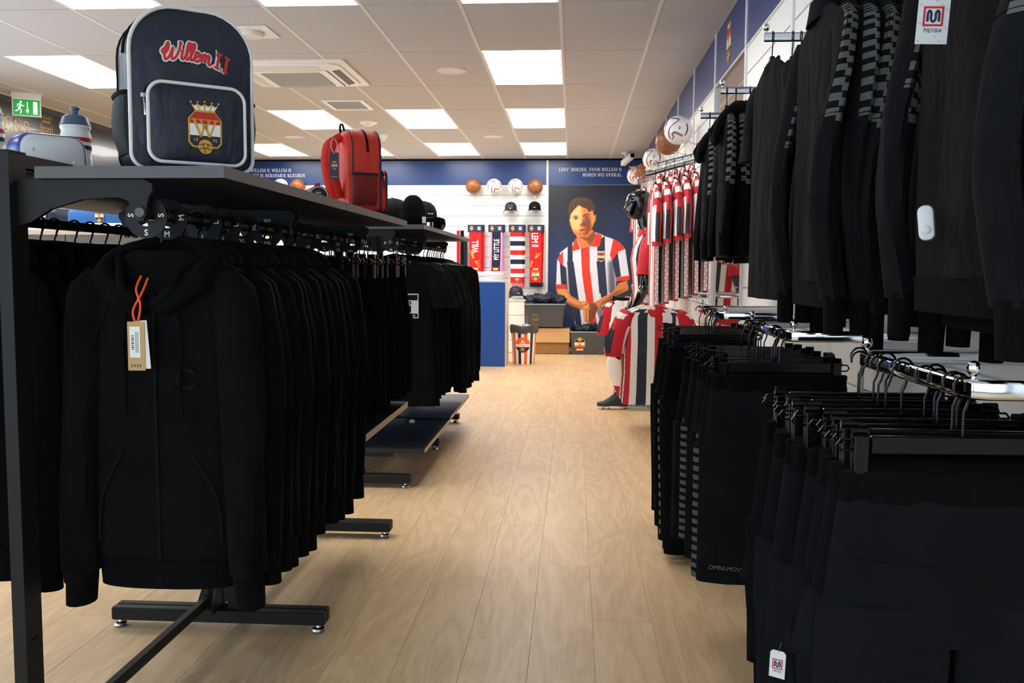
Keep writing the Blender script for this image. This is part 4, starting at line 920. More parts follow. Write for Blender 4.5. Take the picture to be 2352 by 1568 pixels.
p = at(2150, -25, 0, .574); meyba(tuple(p), (.05, .05, -.12), 'white MEYBA swing tag on the large black jacket at the right edge', 1.0)
p = at(1788, 1494, 1, 1.52); meyba(tuple(p), (0, .04, -.5), 'white MEYBA swing tag hanging low at the bottom right', .55)
p = at(2128, 512, 0, .585)
t = thing('security_tag', 'white plastic anti-theft tag on the large black jacket', 'security tag', tuple(p), rot=(0, -.1, -.5))
m = MB(); m.loft([[(x, y + .0, z) for x, z in rrect(w, h, r, 4)] for y, w, h, r in ((-.010, .016, .045, .007), (-.008, .024, .056, .010), (.002, .027, .060, .012), (.008, .024, .056, .010))]); m.build('tag_body', M['plastic_white'], t)
MB().sphere((0, -.008, -.012), .009, 12, 8, (1, .6, 1)).build('tag_dome', M['plastic_white'], t)
# ---------------------------------------------------------------- backpacks
def bag_outline(w, h, rt, rb, n=8, z0=0.0):
    """closed outline, half width w, rounded top"""
    pts = []
    for cx, cz, r, a0 in ((w - rb, z0 + rb, rb, -PI / 2), (w - rt, z0 + h - rt, rt, 0), (-w + rt, z0 + h - rt, rt, PI / 2), (-w + rb, z0 + rb, rb, PI)):
        for k in range(n + 1):
            a = a0 + PI / 2 * k / n; pts.append((cx + r * math.cos(a), cz + r * math.sin(a)))
    return pts
def backpack(label, loc, rz, fab, mesh, pipe, W=.125, H=.332, sc=1.0, front=True):
    t = thing('backpack', label, 'backpack', loc, rz); D = .062; o = bag_outline(W, H, .095, .03); cz = H * .47
    def rg(s, y): return [(x * s, y + .004 * math.sin(9 * z + 17 * x) * s, cz + (z - cz) * s if s < 1 else max(z, .0)) for x, z in o]
    body = MB(); body.loft([rg(.5, D + .012), rg(.93, D + .004), rg(1.0, D - .012), rg(1.0, 0), rg(1.0, -D + .012), rg(.995, -D)] + [rg(s, -D - .020 * (1 - s * s)) for s in (.94, .8, .55, .25)]); body.build('body', fab, t)
    MB().tube([(x * 1.0, -D - .001, z) for x, z in o], .0042, 8, closed=True).build('piping', pipe, t)
    MB().tube([(x * 1.003, D - .014, z) for x, z in o], .0028, 8, closed=True).build('back_piping', M['black_matte'] if front else pipe, t)
    zz = [(x * 1.004, -.012, z) for x, z in o if z > H * .38]; MB().tube(zz, .0048, 6).build('main_zip', M['black_matte'], t)
    pw, ph, pz = .098, .160, .012; po = bag_outline(pw, ph, .03, .026, z0=pz); pc = pz + ph / 2
    def pg(s, y): return [(x * s, y, pc + (z - pc) * s) for x, z in po]
    pk = MB(); pk.loft([pg(1.0, -D + .002), pg(1.0, -D - .028), pg(.99, -D - .034), pg(.9, -D - .038), pg(.6, -D - .041), pg(.2, -D - .042)]); pk = pk.build('front_pocket', fab, t)
    MB().tube([(x, -D - .034, z) for x, z in po], .0038, 8, closed=True).build('piping', pipe, pk)
    MB().tube([(x * 1.012, -D - .019, pc + (z - pc) * 1.012) for x, z in po if z > pz + .06], .0045, 6).build('pocket_zip', M['black_matte'], pk)
    zp = MB(); zp.box((-.006, -.004, -.006), (.006, .004, .006), bev=.002); zp.tube([(0, 0, -.004), (.001, -.004, -.02), (.002, -.004, -.04)], [.0022, .003, .0034], 6); zp.build('zip_puller', M['chrome_dull'], pk, loc=(-pw - .005, -D - .02, pz + ph * .82))
    zp = MB(); zp.box((-.009, -.006, -.002), (.009, .006, .008), bev=.002); zp.tube([(-.006, 0, .006), (0, 0, .012), (.010, 0, .006)], .002, 6); zp.build('zip_puller', M['chrome_dull'], t, loc=(.0, -.012, H + .002))
    for s in (-1, 1):
        m = MB(); rows = []
        for z, b, w in ((.03, .004, .046), (.06, .016, .05), (.10, .022, .05), (.135, .018, .05), (.15, .014, .05)):
            rows.append([(s * (W + b * math.cos(a) ** .6 if abs(a) < PI / 2 - .01 else W - .002), w * math.sin(a) * 1.0, z) for a in np.linspace(-PI / 2, PI / 2, 12)])
        m.loft(rows, closed=False); sp = m.build('side_pocket', mesh, t)
        MB().tube([(p[0] + s * .001, p[1], p[2] + .002) for p in rows[-1]], .005, 6).build('pocket_trim', M['black_matte'] if front else M['crest_navy'], sp)
        st = catmull([(s * .045, D + .01, H - .03), (s * .055, D + .045, H - .06), (s * .06, D + .05, H * .55), (s * .06, D + .02, .06)], 6); MB().tube(st, .018, 8, flat=.35).build('shoulder_strap', fab, t)
    MB().tube(catmull([(-.03, D - .005, H - .004), (-.02, D, H + .022), (.02, D, H + .022), (.03, D - .005, H - .004)], 5), .005, 6).build('grab_handle', M['black_matte'], t)
    def dome(x, z): s = min(1, ((abs(x) / W) ** 3 + (abs(z - cz) / (H * .53)) ** 3) ** (1 / 3)); return -D - .020 * (1 - s * s)
    if front:
        for w, mi, off in ((.27, 'piping_white', .0022), (.125, 'red_txt', .0032)):
            m = MB(); k = .041
            def fn(x, y):
                xx = (x - 1.55) * k + .004; zz = .214 + y * k + .012 + .10 * xx - 2.6 * (xx + .035) ** 2 * (1 if xx > -.035 else .6)
                return (xx, dome(xx, zz) - off, zz)
            script_willem(m, fn, 0, w); m.build('lettering' if mi == 'red_txt' else 'lettering_outline', M[mi], t, smooth=False)
        m = MB(); s = .066; crest(m, lambda x, y, l: (.012 + x * s, -D - .0425 - .0005 * l, pc - .006 + y * s)); m.build('crest', CREST_M, pk, smooth=False)
    t.scale = (sc, sc, sc)
    return t
backpack('navy backpack with white piping and Willem II lettering on near shelf', (-.838, 1.958, ZA), math.radians(38), M['bag_navy'], M['bag_mesh'], M['piping_white'])
backpack('red backpack with navy hang tag standing behind the navy one', (-.815, 3.44, ZA), math.radians(118), M['bag_red'], M['bag_red_mesh'], M['crest_navy'], sc=.93, front=False)
t = thing('swing_tag', 'navy swing tag with crest hanging on the red backpack', 'swing tag', tuple(at(768, 350, 1, 3.27)), .2)
MB().box((-.016, -.0008, -.095), (.016, .0008, 0)).build('card', M['card_navy'], t, smooth=False); m = MB(); s = .02; crest(m, lambda x, y, l: (x * s, -.0012 - .0003 * l, -.045 + y * s), simple=True); m.build('crest', CREST_M, t, smooth=False)
m = MB(); sans(m, 'WILLEM II', .004, lambda a, b: (a, -.0012, -.088 + b)); m.build('lettering', M['white_txt'], t, smooth=False)
MB().tube(catmull([(0, -.001, -.004), (-.012, -.002, .02), (-.004, .0, .05), (.01, .005, .03), (0, .001, -.002)], 4), .0009, 5).build('string', M['plastic_white'], t)
# ---------------------------------------------------------------- bottle, lunch box, pencil tube
def bottle(loc, label):
    t = thing('drinking_bottle', label, 'bottle', loc); r = .0365
    prof = [(.001, 0), (r * .94, 0), (r, .006), (r, .062), (r * .985, .070), (r * .93, .078), (r * .97, .088), (r * 1.0, .090), (r, .1005), (r, .109), (r, .1195), (r * .985, .124), (r * .95, .130), (r * .90, .137), (r * .97, .143), (r, .147), (r * .97, .150)]
    def mf(i, j): z = (prof[i][1] + prof[i + 1][1]) / 2; return 1 if .109 < z < .1195 else 2 if .090 < z < .1005 else 0
    m = MB(); m.lathe(prof, 40, matfn=mf); m.build('bottle_body', [M['bottle_white'], M['crest_red'], M['crest_navy']], t)
    m = MB(); m.lathe([(r * .97, .1495), (r, .151), (r * .98, .154), (r * .8, .172), (r * .62, .176), (r * .30, .177)], 32); lid = m.build('lid', M['bottle_lid'], t)
    m = MB(); m.lathe([(r * .26, .176), (r * .24, .188), (r * .30, .191), (r * .31, .195), (r * .24, .1975), (.001, .1975)], 20); m.build('spout', M['bottle_lid'], lid)
    m = MB(); s = .022; a0 = -.55
    crest(m, lambda x, y, l: ((r + .0006 + .0003 * l) * math.sin(a0 + x * s / r + 1.4), -(r + .0006 + .0003 * l) * math.cos(a0 + x * s / r + 1.4), .036 + y * s), simple=True); m.build('crest', CREST_M, t, smooth=False)
    return t
bp = at(176, 385, 1, 2.26); bottle((bp[0], 2.26, ZA), 'white drinking bottle with blue lid beside the lunch box')
bp = at(-28, 350, 1, 2.1); bottle((bp[0], 2.1, ZA), 'white drinking bottle cut by the left edge of the photo')
lp = at(104, 360, 1, 2.05)
t = thing('lunch_box', 'white rounded lunch box with a blue lid strap on the near rack', 'lunch box', (lp[0] + .004, 2.05, ZA), .85)
t.scale = (.98, 1.0, 1.15)
def lb(s, y): return [(xx * s, y, .041 + zz * s) for xx, zz in rrect(.150, .082, .030, 6)]
m = MB(); m.loft([lb(.86, -.045), lb(.96, -.040), lb(1, -.032), lb(1, .032), lb(.96, .040), lb(.86, .045)]); m.build('box', M['bottle_white'], t)
q = [(xx, zz) for xx, zz in rrect(.152, .084, .031, 6) if zz > -.012]; q.sort(key=lambda p: math.atan2(p[1] + .05, p[0]))
m = MB(); m.loft([[(xx * k, y, .041 + zz * k) for xx, zz in q] for y, k in ((-.0425, .952), (-.039, .978), (-.032, 1.01), (.032, 1.01), (.039, .978), (.0425, .952))], closed=False); m.build('lid_strap', M['lunch_blue'], t)
for x0 in (-.03, .025): MB().box((x0 - .018, -.018, .0826), (x0 + .018, .018, .0842)).build('lid_print', M['bottle_white'], t, smooth=False)
for sx in (-.045, .045): MB().sphere((sx, -.045, .05 if sx < 0 else .03), .004, 10, 8, (1, .5, 1)).build('rivet', M['plastic_white'], t)
pc = at(724, 440, 1, 3.02); t = thing('pencil_case', 'round navy and red pencil case lying beside the red backpack', 'pencil case', (pc[0], 3.02, ZA + .0335), .45)
m = MB(); m.lathe([(.001, 0), (.031, 0), (.031, .15), (.001, .15)], 24, axis='y', c=(0, -.06, 0)); m.build('case_body', M['bag_navy'], t)
for y in (-.060, .02, .088):
    m = MB(); m.lathe([(.029, -.004), (.0335, -.003), (.0335, .003), (.029, .004)], 24, axis='y', c=(0, y, 0)); m.build('case_ring', M['red_txt'], t)
m = MB(); m.lathe([(.0295, -.0645), (.0305, -.0645), (.027, -.0648)], 24, axis='y'); m.build('end_ring', M['white_txt'], t)
MB().box((-.012, -.066, .030), (.004, -.05, .040)).build('pull_tab', M['red_txt'], t, smooth=False)
m = MB(); s = .024; crest(m, lambda x, y, l: (x * s, -.0612 - .0003 * l, y * s - .004), simple=True); m.build('crest', CREST_M, t, smooth=False)
# ---------------------------------------------------------------- balls
def sph(r, a, b): return (r * math.cos(b) * math.sin(a), -r * math.cos(b) * math.cos(a), r * math.sin(b))
def ico_edges():
    g = (1 + 5 ** .5) / 2; V = [Vector(p).normalized() for p in ((-1, g, 0), (1, g, 0), (-1, -g, 0), (1, -g, 0), (0, -1, g), (0, 1, g), (0, -1, -g), (0, 1, -g), (g, 0, -1), (g, 0, 1), (-g, 0, -1), (-g, 0, 1))]
    Fc = [(i, j, k) for i in range(12) for j in range(i + 1, 12) for k in range(j + 1, 12) if all((V[a] - V[b]).length < 1.1 for a, b in ((i, j), (j, k), (i, k)))]
    cs = [((V[a] + V[b] + V[c]) / 3).normalized() for a, b, c in Fc]
    return [(cs[i], cs[j]) for i in range(20) for j in range(i + 1, 20) if (cs[i] - cs[j]).length < .75]
EDG = ico_edges(); BR = .109
def ball_mesh_parts(brown):
    t = thing('football', '', 'football'); m = MB(); m.sphere((0, 0, 0), BR, 32, 20); m.build('ball_shell', M['ball_brown' if brown else 'ball_white'], t, smooth=80)
    m = MB()
    for a, b in EDG: m.tube([tuple(a.lerp(b, u).normalized() * (BR + .0000)) for u in (0, .33, .66, 1)], .0013, 5)
    m.build('seams', M['ball_seam' if brown else 'tag_grey'], t)
    if brown:
        m = MB(); stroke_poly(m, [(.5 * math.cos(a), .06 + .17 * math.sin(a)) for a in np.linspace(0, 2 * PI, 24)], .02, lambda x, y: sph(BR + .001, x, y), 0); sans(m, 'TILBURG', .12, lambda x, y: sph(BR + .001, x, y), 0); m.build('stamp', M['ball_seam'], t, smooth=False)
    else:
        for mi, off in (('crest_red', 0), ('crest_navy', -.075)):
            m = MB()
            for pts in ([(-.55, .75), (.1, .78), (.25, .62), (-.2, .1), (-.35, -.35), (-.3, -.8)], [(.95, .5), (1.05, .1), (1.0, -.35)], [(.8, -.42), (.2, -.28), (-.02, -.38), (.1, -.62), (-.1, -.85)], [(-.9, .5), (-.75, .15), (-.95, -.3)]):
                stroke_poly(m, [tuple(p) for p in catmull(pts, 6)], .06, lambda x, y: sph(BR + .0009, x + off * .8, y + off), 0)
            m.build('stripe', M[mi], t, smooth=False)
        m = MB(); s = .17; crest(m, lambda x, y, l: sph(BR + .001 + .0004 * l, .42 + x * s * .9, .05 + y * s), simple=True); m.build('crest', CREST_M, t, smooth=False)
    return t
bb, bw = ball_mesh_parts(True), ball_mesh_parts(False)
def holder(loc, rz, label):
    t = thing('ball_holder', label, 'ball holder', loc, rz)
    m = MB(); m.tube([(.058 * math.cos(a), -.115 + .058 * math.sin(a), 0) for a in [2 * PI * k / 20 for k in range(20)]], .0022, 6, closed=True); m.build('ring', M['chrome'], t)
    m = MB(); m.tube([(0, -.057, 0), (0, -.03, -.01), (0, -.004, -.02)], .003, 6); m.build('arm', M['chrome'], t); MB().box((-.009, -.012, -.055), (.009, 0, -.005)).build('clip', M['chrome_dull'], t, smooth=False)
used = {}
def put_ball(proto, c, rz, label, wall):
    o = proto if not used.get(proto.name) else copy_tree(proto); used[proto.name] = 1
    o.location = c; o.rotation_euler = (random.uniform(-.1, .1), random.uniform(-.2, .2), rz); tag(o, label, 'football', 'footballs on wall holders')
    zz = c[2] - math.sqrt(BR ** 2 - .058 ** 2) + .001
    if wall == 'b': holder((c[0], BW - .019, zz), 0, 'chrome ring holder under the ' + label.replace(' in the row above the scarves', '').replace(' above the scarves', '').replace(' over the near shelf, under the left header', ' at the left'))
    else: holder((RW - .019, c[1], zz), -PI / 2, 'chrome ring holder under the ' + label.replace(' on the right wall', ''))
YB_ = BW - .134
for px, py, pr, lab in ((1087, 428, bb, 'leftmost brown leather football in the row above the scarves'), (1135, 428, bw, 'white football next to the leftmost brown one above the scarves'), (1184, 428, bw, 'white football next to the rightmost brown one above the scarves'), (1229, 429, bb, 'rightmost brown leather football in the row above the scarves'), (645, 428, bw, 'white football peeking over the near shelf, under the left header'), (684, 428, bb, 'brown leather football peeking over the near shelf, under the left header')):
    p = at(px, py, 1, YB_); put_ball(pr, tuple(p), random.uniform(-.05, .05), lab, 'b')
XB_ = RW - .134 - .019
for px, py, pr, lab in ((1558, 299, bw, 'white football nearest the camera on the right wall'), (1535, 326, bb, 'brown football on the right wall behind the nearest white one'), (1501, 366, bw, 'white football in the middle of the row on the right wall'), (1479, 397, bb, 'brown football on the right wall above the mannequin'), (1459, 404, bw, 'farthest white football on the right wall')):
    Y = {1558: 6.95, 1535: 7.55, 1501: 8.75, 1479: 9.7, 1459: 10.9}[px]; p = at(px, py, 0, .80); put_ball(pr, tuple(p), -.45, lab, 'r')
# ---------------------------------------------------------------- caps and beanie
def cap(name, label, loc, rz, fab, badge='crest', sc=1.0, rot=None, group=None):
    t = thing(name, label, 'cap', loc, rz, rot=rot, group=group); a, b, h = .085, .10, .115
    m = MB(); m.loft([[(a * s * math.cos(u) * (1), b * s * math.sin(u) + (.012 * (1 - s)), z) for u in [2 * PI * k / 24 for k in range(24)]] for s, z in ((1, 0), (1.01, .025), (.97, .055), (.85, .085), (.62, .106), (.3, .116), (.05, .118))]); m.build('crown', fab, t)
    m = MB(); K = 12; top = []
    for u in np.linspace(0, 1, K + 1):
        ang = PI + PI * u; x = a * 1.0 * math.cos(ang); y = b * math.sin(ang); top.append((x, y, u))
    r0 = [(x, y * .96, .004) for x, y, u in top]; r1 = [(x * 1.24, y - .085 * math.sin(PI * u) ** .7, .016 - .055 * abs(2 * u - 1) ** 2) for x, y, u in top]
    m.loft([r0, [((p[0] + q[0]) / 2, (p[1] + q[1]) / 2, (p[2] + q[2]) / 2 + .008) for p, q in zip(r0, r1)], r1, [(p[0], p[1] + .002, p[2] - .004) for p in r1], [(p[0], p[1], p[2] - .004) for p in r0]], closed=False); m.build('brim', fab, t)
    MB().sphere((0, .002, .118), .008, 10, 6, (1, 1, .5)).build('button', fab, t)
    m = MB()
    for k in range(6): ang = PI / 6 + k * PI / 3; m.tube([(a * s * math.cos(ang) * 1.004, b * s * math.sin(ang) * 1.004 + .012 * (1 - s), z + .001) for s, z in ((1.01, .01), (.97, .055), (.85, .085), (.62, .106), (.1, .118))], .0009, 4)
    m.build('panel_seam', M['seam'], t)
    f = lambda x, z, o: (x, -b * (1.012 - .9 * max(0, z - .03) ** 1.15 / .085 * .9) * math.sqrt(max(0, 1 - (x / a) ** 2)) - o, z)
    m = MB()
    if badge == 'crest': s = .042; crest(m, lambda x, y, l: f(x * s, .058 + y * s, .003 + .0005 * l), simple=True); m.build('badge', CREST_M, t, smooth=False)
    else:
        for (x0, x1, z0, z1, mi) in ((-.016, .016, .038, .08, 0), (-.012, .012, .042, .052, 1), (-.012, .004, .058, .076, 1)): m.add([f(x0, z0, .004 + .0006 * mi), f(x1, z0, .004 + .0006 * mi), f(x1, z1, .004 + .0006 * mi), f(x0, z1, .004 + .0006 * mi)], [(0, 1, 2, 3)], mi)
        m.build('badge', [M['white_txt'], M['black_matte']], t, smooth=False)
    t.scale = (sc, sc, sc); return t
YW = BW - .02
for px, py, lab, fb, bd in ((1173, 491, 'navy cap with crest badge under the white footballs', 'navy_fab', 'crest'), (1228, 490, 'black cap with white badge under the rightmost brown football', 'black_matte', 'patch')):
    p = at(px, py, 1, YW - .11); c = cap('cap', lab, (p[0], YW - .10, p[2] + .05), 0, M[fb], bd, rot=(.1, 0, 0))
    h = thing('cap_shelf', 'clear acrylic shelf under the ' + lab.split(' with')[0] + ' on the back wall', 'shelf', (p[0], BW - .018, p[2] + .012)); MB().box((-.13, -.19, -.004), (.13, 0, 0)).build('acrylic_shelf', M['clear_plastic'], h, smooth=False)
# on the second rack
p = at(960, 522, 2, ZB); t = thing('beanie', 'black knitted beanie with turned-up cuff on the second rack', 'beanie', (-.862, 4.93, ZB), .4)
t.scale = (.80, .80, .94)
m = MB(); m.loft([[(.088 * s * math.cos(u) * (1 + .03 * math.sin(2 * u)), .072 * s * math.sin(u), z) for u in [2 * PI * k / 28 for k in range(28)]] for s, z in ((.9, .0), (.97, .05), (.99, .075), (.92, .105), (.78, .135), (.56, .160), (.3, .173), (.04, .176))]); m.build('crown', M['fab_rib'], t)
m = MB(); m.loft([[(.092 * s * math.cos(u), .076 * s * math.sin(u), z) for u in [2 * PI * k / 28 for k in range(28)]] for s, z in ((.94, .0), (1.0, .004), (1.03, .035), (1.02, .068), (.98, .074), (.93, .072))]); m.build('cuff', M['fab_rib'], t)
MB().box((.045, -.080, .014), (.068, -.062, .05)).build('woven_label', M['white_txt'], t, smooth=False)
cap('cap', 'black cap with white badge right behind the beanie', (-.868, 5.24, ZB + .04), .7, M['black_matte'], 'patch')
cap('cap', 'black cap lying left of the beanie on the second rack', (-1.0, 5.05, ZB + .04), -.4, M['black_matte'], 'patch')
cap('cap', 'black cap farther back between beanie and red backpack', (-1.03, 5.35, ZB + .04), .2, M['black_matte'], 'patch')
t = thing('pompom_hat', 'black and white knitted pompom hat at the end of second rack shelf', 'hat', (-.832, 5.62, ZB))
m = MB(); m.sphere((0, 0, .045), .05, 18, 12, (1, 1, .9)); m.build('knit_ball', M['black_matte'], t); m = MB()
for k in range(9): a = k * .7; m.tube([(.051 * math.cos(a) * math.sin(u), .051 * math.sin(a) * math.sin(u), .045 + .046 * math.cos(u)) for u in np.linspace(.1, 2.6, 9)], .0022, 5)
m.build('white_yarn', M['white_txt'], t)
# ---------------------------------------------------------------- player poster (flat print, painted per vertex)
def poster():
    x0, x1, z0, z1 = -.355, .944, .06, 2.366; yf = BW - .014
    t = thing('wall_poster', 'tall poster of a player in striped shirt clasping his hands', 'poster', ((x0 + x1) / 2, BW, z0)); xc = (x0 + x1) / 2
    MB().box((x0 - xc, -.013, 0), (x1 - xc, 0, z1 - z0)).build('backing_board', M['crest_navy'], t, smooth=False)
    A, B = at(1262, 430, 1, yf), at(1440, 810, 1, yf); bx = (1440 - 1262) / (B[0] - A[0]); bz = (810 - 430) / (B[2] - A[2])
    W, H = 300, 530; X, Z = np.meshgrid(np.linspace(x0, x1, W), np.linspace(z1, z0, H)); PX = 1262 + (X - A[0]) * bx; PY = 430 + (Z - A[2]) * bz
    c3 = lambda P: [(1050 + x / 4.704, 340 + y / 4.704) for x, y in P]; c4 = lambda P: [(1100 + x / 4.704, 600 + y / 4.704) for x, y in P]
    img = np.zeros((H, W, 3)); g = np.clip((PY - 430) / 380, 0, 1)[..., None]
    img[:] = np.array([8, 13, 26]) * (1 - g) + np.array([18, 44, 86]) * g
    glow = np.exp(-(((PX - 1290) / 60) ** 2 + ((PY - 600) / 90) ** 2))[..., None]; img += glow * np.array([4, 22, 44])
    glow = np.exp(-(((PX - 1420) / 50) ** 2 + ((PY - 520) / 90) ** 2))[..., None]; img += glow * np.array([4, 18, 40])
    def blur(m, r):
        for ax in (0, 1):
            c = np.cumsum(np.pad(m, [(r + 1, r) if a == ax else (0, 0) for a in (0, 1)], 'edge'), ax); n = m.shape[ax]
            m = (np.take(c, range(2 * r + 1, 2 * r + 1 + n), ax) - np.take(c, range(0, n), ax)) / (2 * r + 1)
        return m
    def mask(P, soft=0):
        n = len(P); acc = np.zeros((H, W)); r0, r1 = np.searchsorted(PY[:, 0], [min(p[1] for p in P) - 2, max(p[1] for p in P) + 2]); q0, q1 = np.searchsorted(PX[0], [min(p[0] for p in P) - 2, max(p[0] for p in P) + 2])
        sx, sy = PX[r0:r1, q0:q1], PY[r0:r1, q0:q1]; dx_, dy_ = PX[0, 1] - PX[0, 0], PY[1, 0] - PY[0, 0]
        for ox in (-.33, 0, .33):
            for oy in (-.33, 0, .33):
                m = np.zeros(sx.shape, bool); gx, gy = sx + ox * dx_, sy + oy * dy_
                for i in range(n):
                    (xa, ya), (xb, yb) = P[i], P[(i + 1) % n]
                    if ya == yb: continue
                    m ^= ((gy >= min(ya, yb)) & (gy < max(ya, yb)) & (gx < xa + (gy - ya) * (xb - xa) / (yb - ya)))
                acc[r0:r1, q0:q1] += m / 9
        m = acc
        return blur(m, soft) if soft else m
    def fill(P, c, soft=0, op=1.0, clip=None):
        m = mask(P, soft)[..., None] * op
        if clip is not None: m = m * clip[..., None]
        img[:] = img * (1 - m) + np.array(c, float) * m
    def line(P, w, c, op=1.0, clip=None):
        for (xa, ya), (xb, yb) in zip(P[:-1], P[1:]):
            d = math.hypot(xb - xa, yb - ya) or 1; nx, ny = -(yb - ya) / d * w / 2, (xb - xa) / d * w / 2; fill([(xa + nx, ya + ny), (xb + nx, yb + ny), (xb - nx, yb - ny), (xa - nx, ya - ny)], c, 0, op, clip)
    RED, WH, NV, SK, SKD, SKL = (226, 52, 26), (226, 226, 236), (26, 36, 66), (218, 124, 58), (116, 52, 22), (255, 196, 128)
    # shirt body, then stripes that follow it
    body = c3([(1235, 1030), (1110, 1130), (1140, 1260), (1190, 1500)]) + c4([(975, 330), (1020, 420), (1050, 720), (1380, 720), (1330, 500), (1470, 330), (1480, 160), (1440, 0)]) + c3([(1670, 1300), (1660, 1150), (1690, 985), (1580, 945), (1500, 905), (1300, 970)])
    fill(body, WH); bm_ = mask(body)
    def stripe(P, c): fill(P, c, 0, 1, bm_)
    stripe(c3([(1195, 1060), (1245, 1020), (1252, 1300), (1275, 1566), (1218, 1566), (1195, 1250)]), NV); stripe(c4([(955, 0), (1022, 0), (1085, 430), (1120, 720), (1060, 720), (985, 330)]), NV)
    stripe(c3([(1333, 1070), (1425, 1060), (1430, 1300), (1465, 1566), (1380, 1566), (1350, 1350)]), RED); stripe(c4([(1105, 0), (1185, 0), (1240, 430), (1285, 720), (1215, 720), (1160, 430)]), RED)
    stripe(c3([(1507, 1000), (1585, 945), (1592, 1250), (1620, 1566), (1535, 1566), (1510, 1300)]), NV); stripe(c4([(1265, 0), (1350, 0), (1385, 360), (1320, 395), (1290, 200)]), NV)
    stripe(c4([(1270, 520), (1330, 480), (1400, 720), (1330, 720)]), (120, 118, 130))
    # sleeves
    fill(c3([(1140, 1110), (1085, 1200), (1075, 1480), (1195, 1480), (1190, 1290), (1150, 1150)]), WH); fill(c3([(1112, 1225), (1180, 1290), (1192, 1475), (1130, 1475)]), NV); fill(c3([(1145, 1105), (1085, 1200), (1150, 1275)]), RED); fill(c3([(1072, 1472), (1196, 1470), (1196, 1520), (1074, 1524)]), RED)
    fill(c3([(1675, 975), (1740, 1010), (1800, 1080), (1850, 1400), (1710, 1400), (1660, 1240)]), WH); fill(c3([(1665, 1215), (1720, 1110), (1740, 1240), (1760, 1380), (1708, 1392)]), NV); fill(c3([(1675, 975), (1740, 1010), (1805, 1085), (1735, 1110), (1665, 1210), (1640, 1150)]), RED); fill(c3([(1705, 1392), (1850, 1370), (1850, 1420), (1720, 1432)]), RED)
    for P in (c3([(1195, 1200), (1215, 1566), (1180, 1566)]), c3([(1640, 1200), (1670, 1200), (1710, 1566), (1640, 1566)]), c4([(1380, 0), (1470, 0), (1470, 330), (1400, 360)])): fill(P, (40, 40, 60), 5, .45)
    # neck, head
    fill(c3([(1280, 920), (1460, 880), (1500, 950), (1440, 1060), (1340, 1090), (1300, 1000)]), SK); fill(c3([(1300, 950), (1400, 960), (1470, 890), (1500, 950), (1430, 1050), (1400, 1000)]), SKD, 3, .8)
    fill(c3([(1465, 735), (1492, 712), (1488, 780), (1468, 812)]), SK); face = c3([(1218, 690), (1208, 760), (1222, 830), (1245, 890), (1265, 925), (1305, 950), (1350, 957), (1400, 935), (1440, 890), (1466, 820), (1474, 740), (1455, 660), (1380, 600), (1300, 590), (1245, 630)])
    fill(face, SK); fm = mask(face); fill(c3([(1215, 660), (1340, 610), (1345, 760), (1330, 900), (1250, 880), (1212, 780)]), SKL, 6, .9, fm); fill(c3([(1365, 730), (1430, 750), (1452, 850), (1410, 935), (1360, 955), (1385, 880), (1362, 840)]), SKD, 6, .85, fm); fill(c3([(1440, 680), (1480, 690), (1470, 820), (1445, 860)]), (248, 160, 84), 4, .7, fm)
    fill(c3([(1350, 770), (1385, 825), (1365, 838), (1320, 832), (1345, 800)]), SKD, 1, .75); fill(c3([(1318, 822), (1385, 818), (1380, 840), (1325, 842)]), SKD, 1, .6)
    for P in (c3([(1238, 745), (1265, 728), (1305, 730), (1300, 738), (1262, 740)]), c3([(1348, 728), (1385, 708), (1428, 712), (1425, 722), (1385, 722), (1352, 740)])): fill(P, (58, 28, 12), 0, .95)
    for x, y in ((1280, 760), (1393, 750)):
        fill(c3([(x - 28, y + 4), (x, y - 14), (x + 28, y), (x, y + 12)]), (200, 170, 150)); fill(c3([(x - 11, y - 10), (x + 11, y - 10), (x + 11, y + 8), (x - 11, y + 8)]), (52, 60, 60)); line(c3([(x - 30, y + 2), (x, y - 15), (x + 30, y - 2)]), 1.3, (60, 28, 14), .9)
    fill(c3([(1308, 882), (1345, 868), (1400, 872), (1395, 885), (1350, 898), (1318, 894)]), (176, 62, 44), 0, .9); line(c3([(1308, 883), (1350, 882), (1400, 874)]), .9, (90, 26, 16), .9)
    fill(c3([(1300, 915), (1390, 912), (1370, 930), (1320, 930)]), SKD, 2, .4)
    hair = c3([(1205, 760), (1192, 690), (1196, 620), (1225, 565), (1280, 535), (1330, 528), (1400, 532), (1450, 572), (1478, 640), (1476, 730), (1462, 715), (1452, 665), (1420, 690), (1390, 650), (1350, 640), (1310, 612), (1280, 640), (1240, 690), (1222, 720), (1215, 770)])
    fill(hair, (66, 40, 18)); hm = mask(hair)
    for k in range(16): xx = 1205 + k * 17; line(c3([(1325 + (xx - 1330) * .35, 540), (1325 + (xx - 1330) * .75, 560), (xx, 610), (xx + (8 if xx > 1330 else -8), 650), (xx + (2 if xx > 1330 else -2), 720)]), 1.0, (150, 96, 46) if k % 2 else (34, 18, 8), .75, hm)
    # collar and crest
    fill(c3([(1285, 962), (1262, 1000), (1238, 1115), (1330, 1085), (1300, 1010)]), RED); fill(c3([(1500, 903), (1557, 942), (1530, 1062), (1438, 1060), (1470, 1000)]), RED); fill(c3([(1333, 1085), (1425, 1060), (1368, 1100), (1350, 1140)]), (196, 40, 20))
    cr = lambda P: c3([(1548 + x * 78, 1165 - y * 78) for x, y in P])
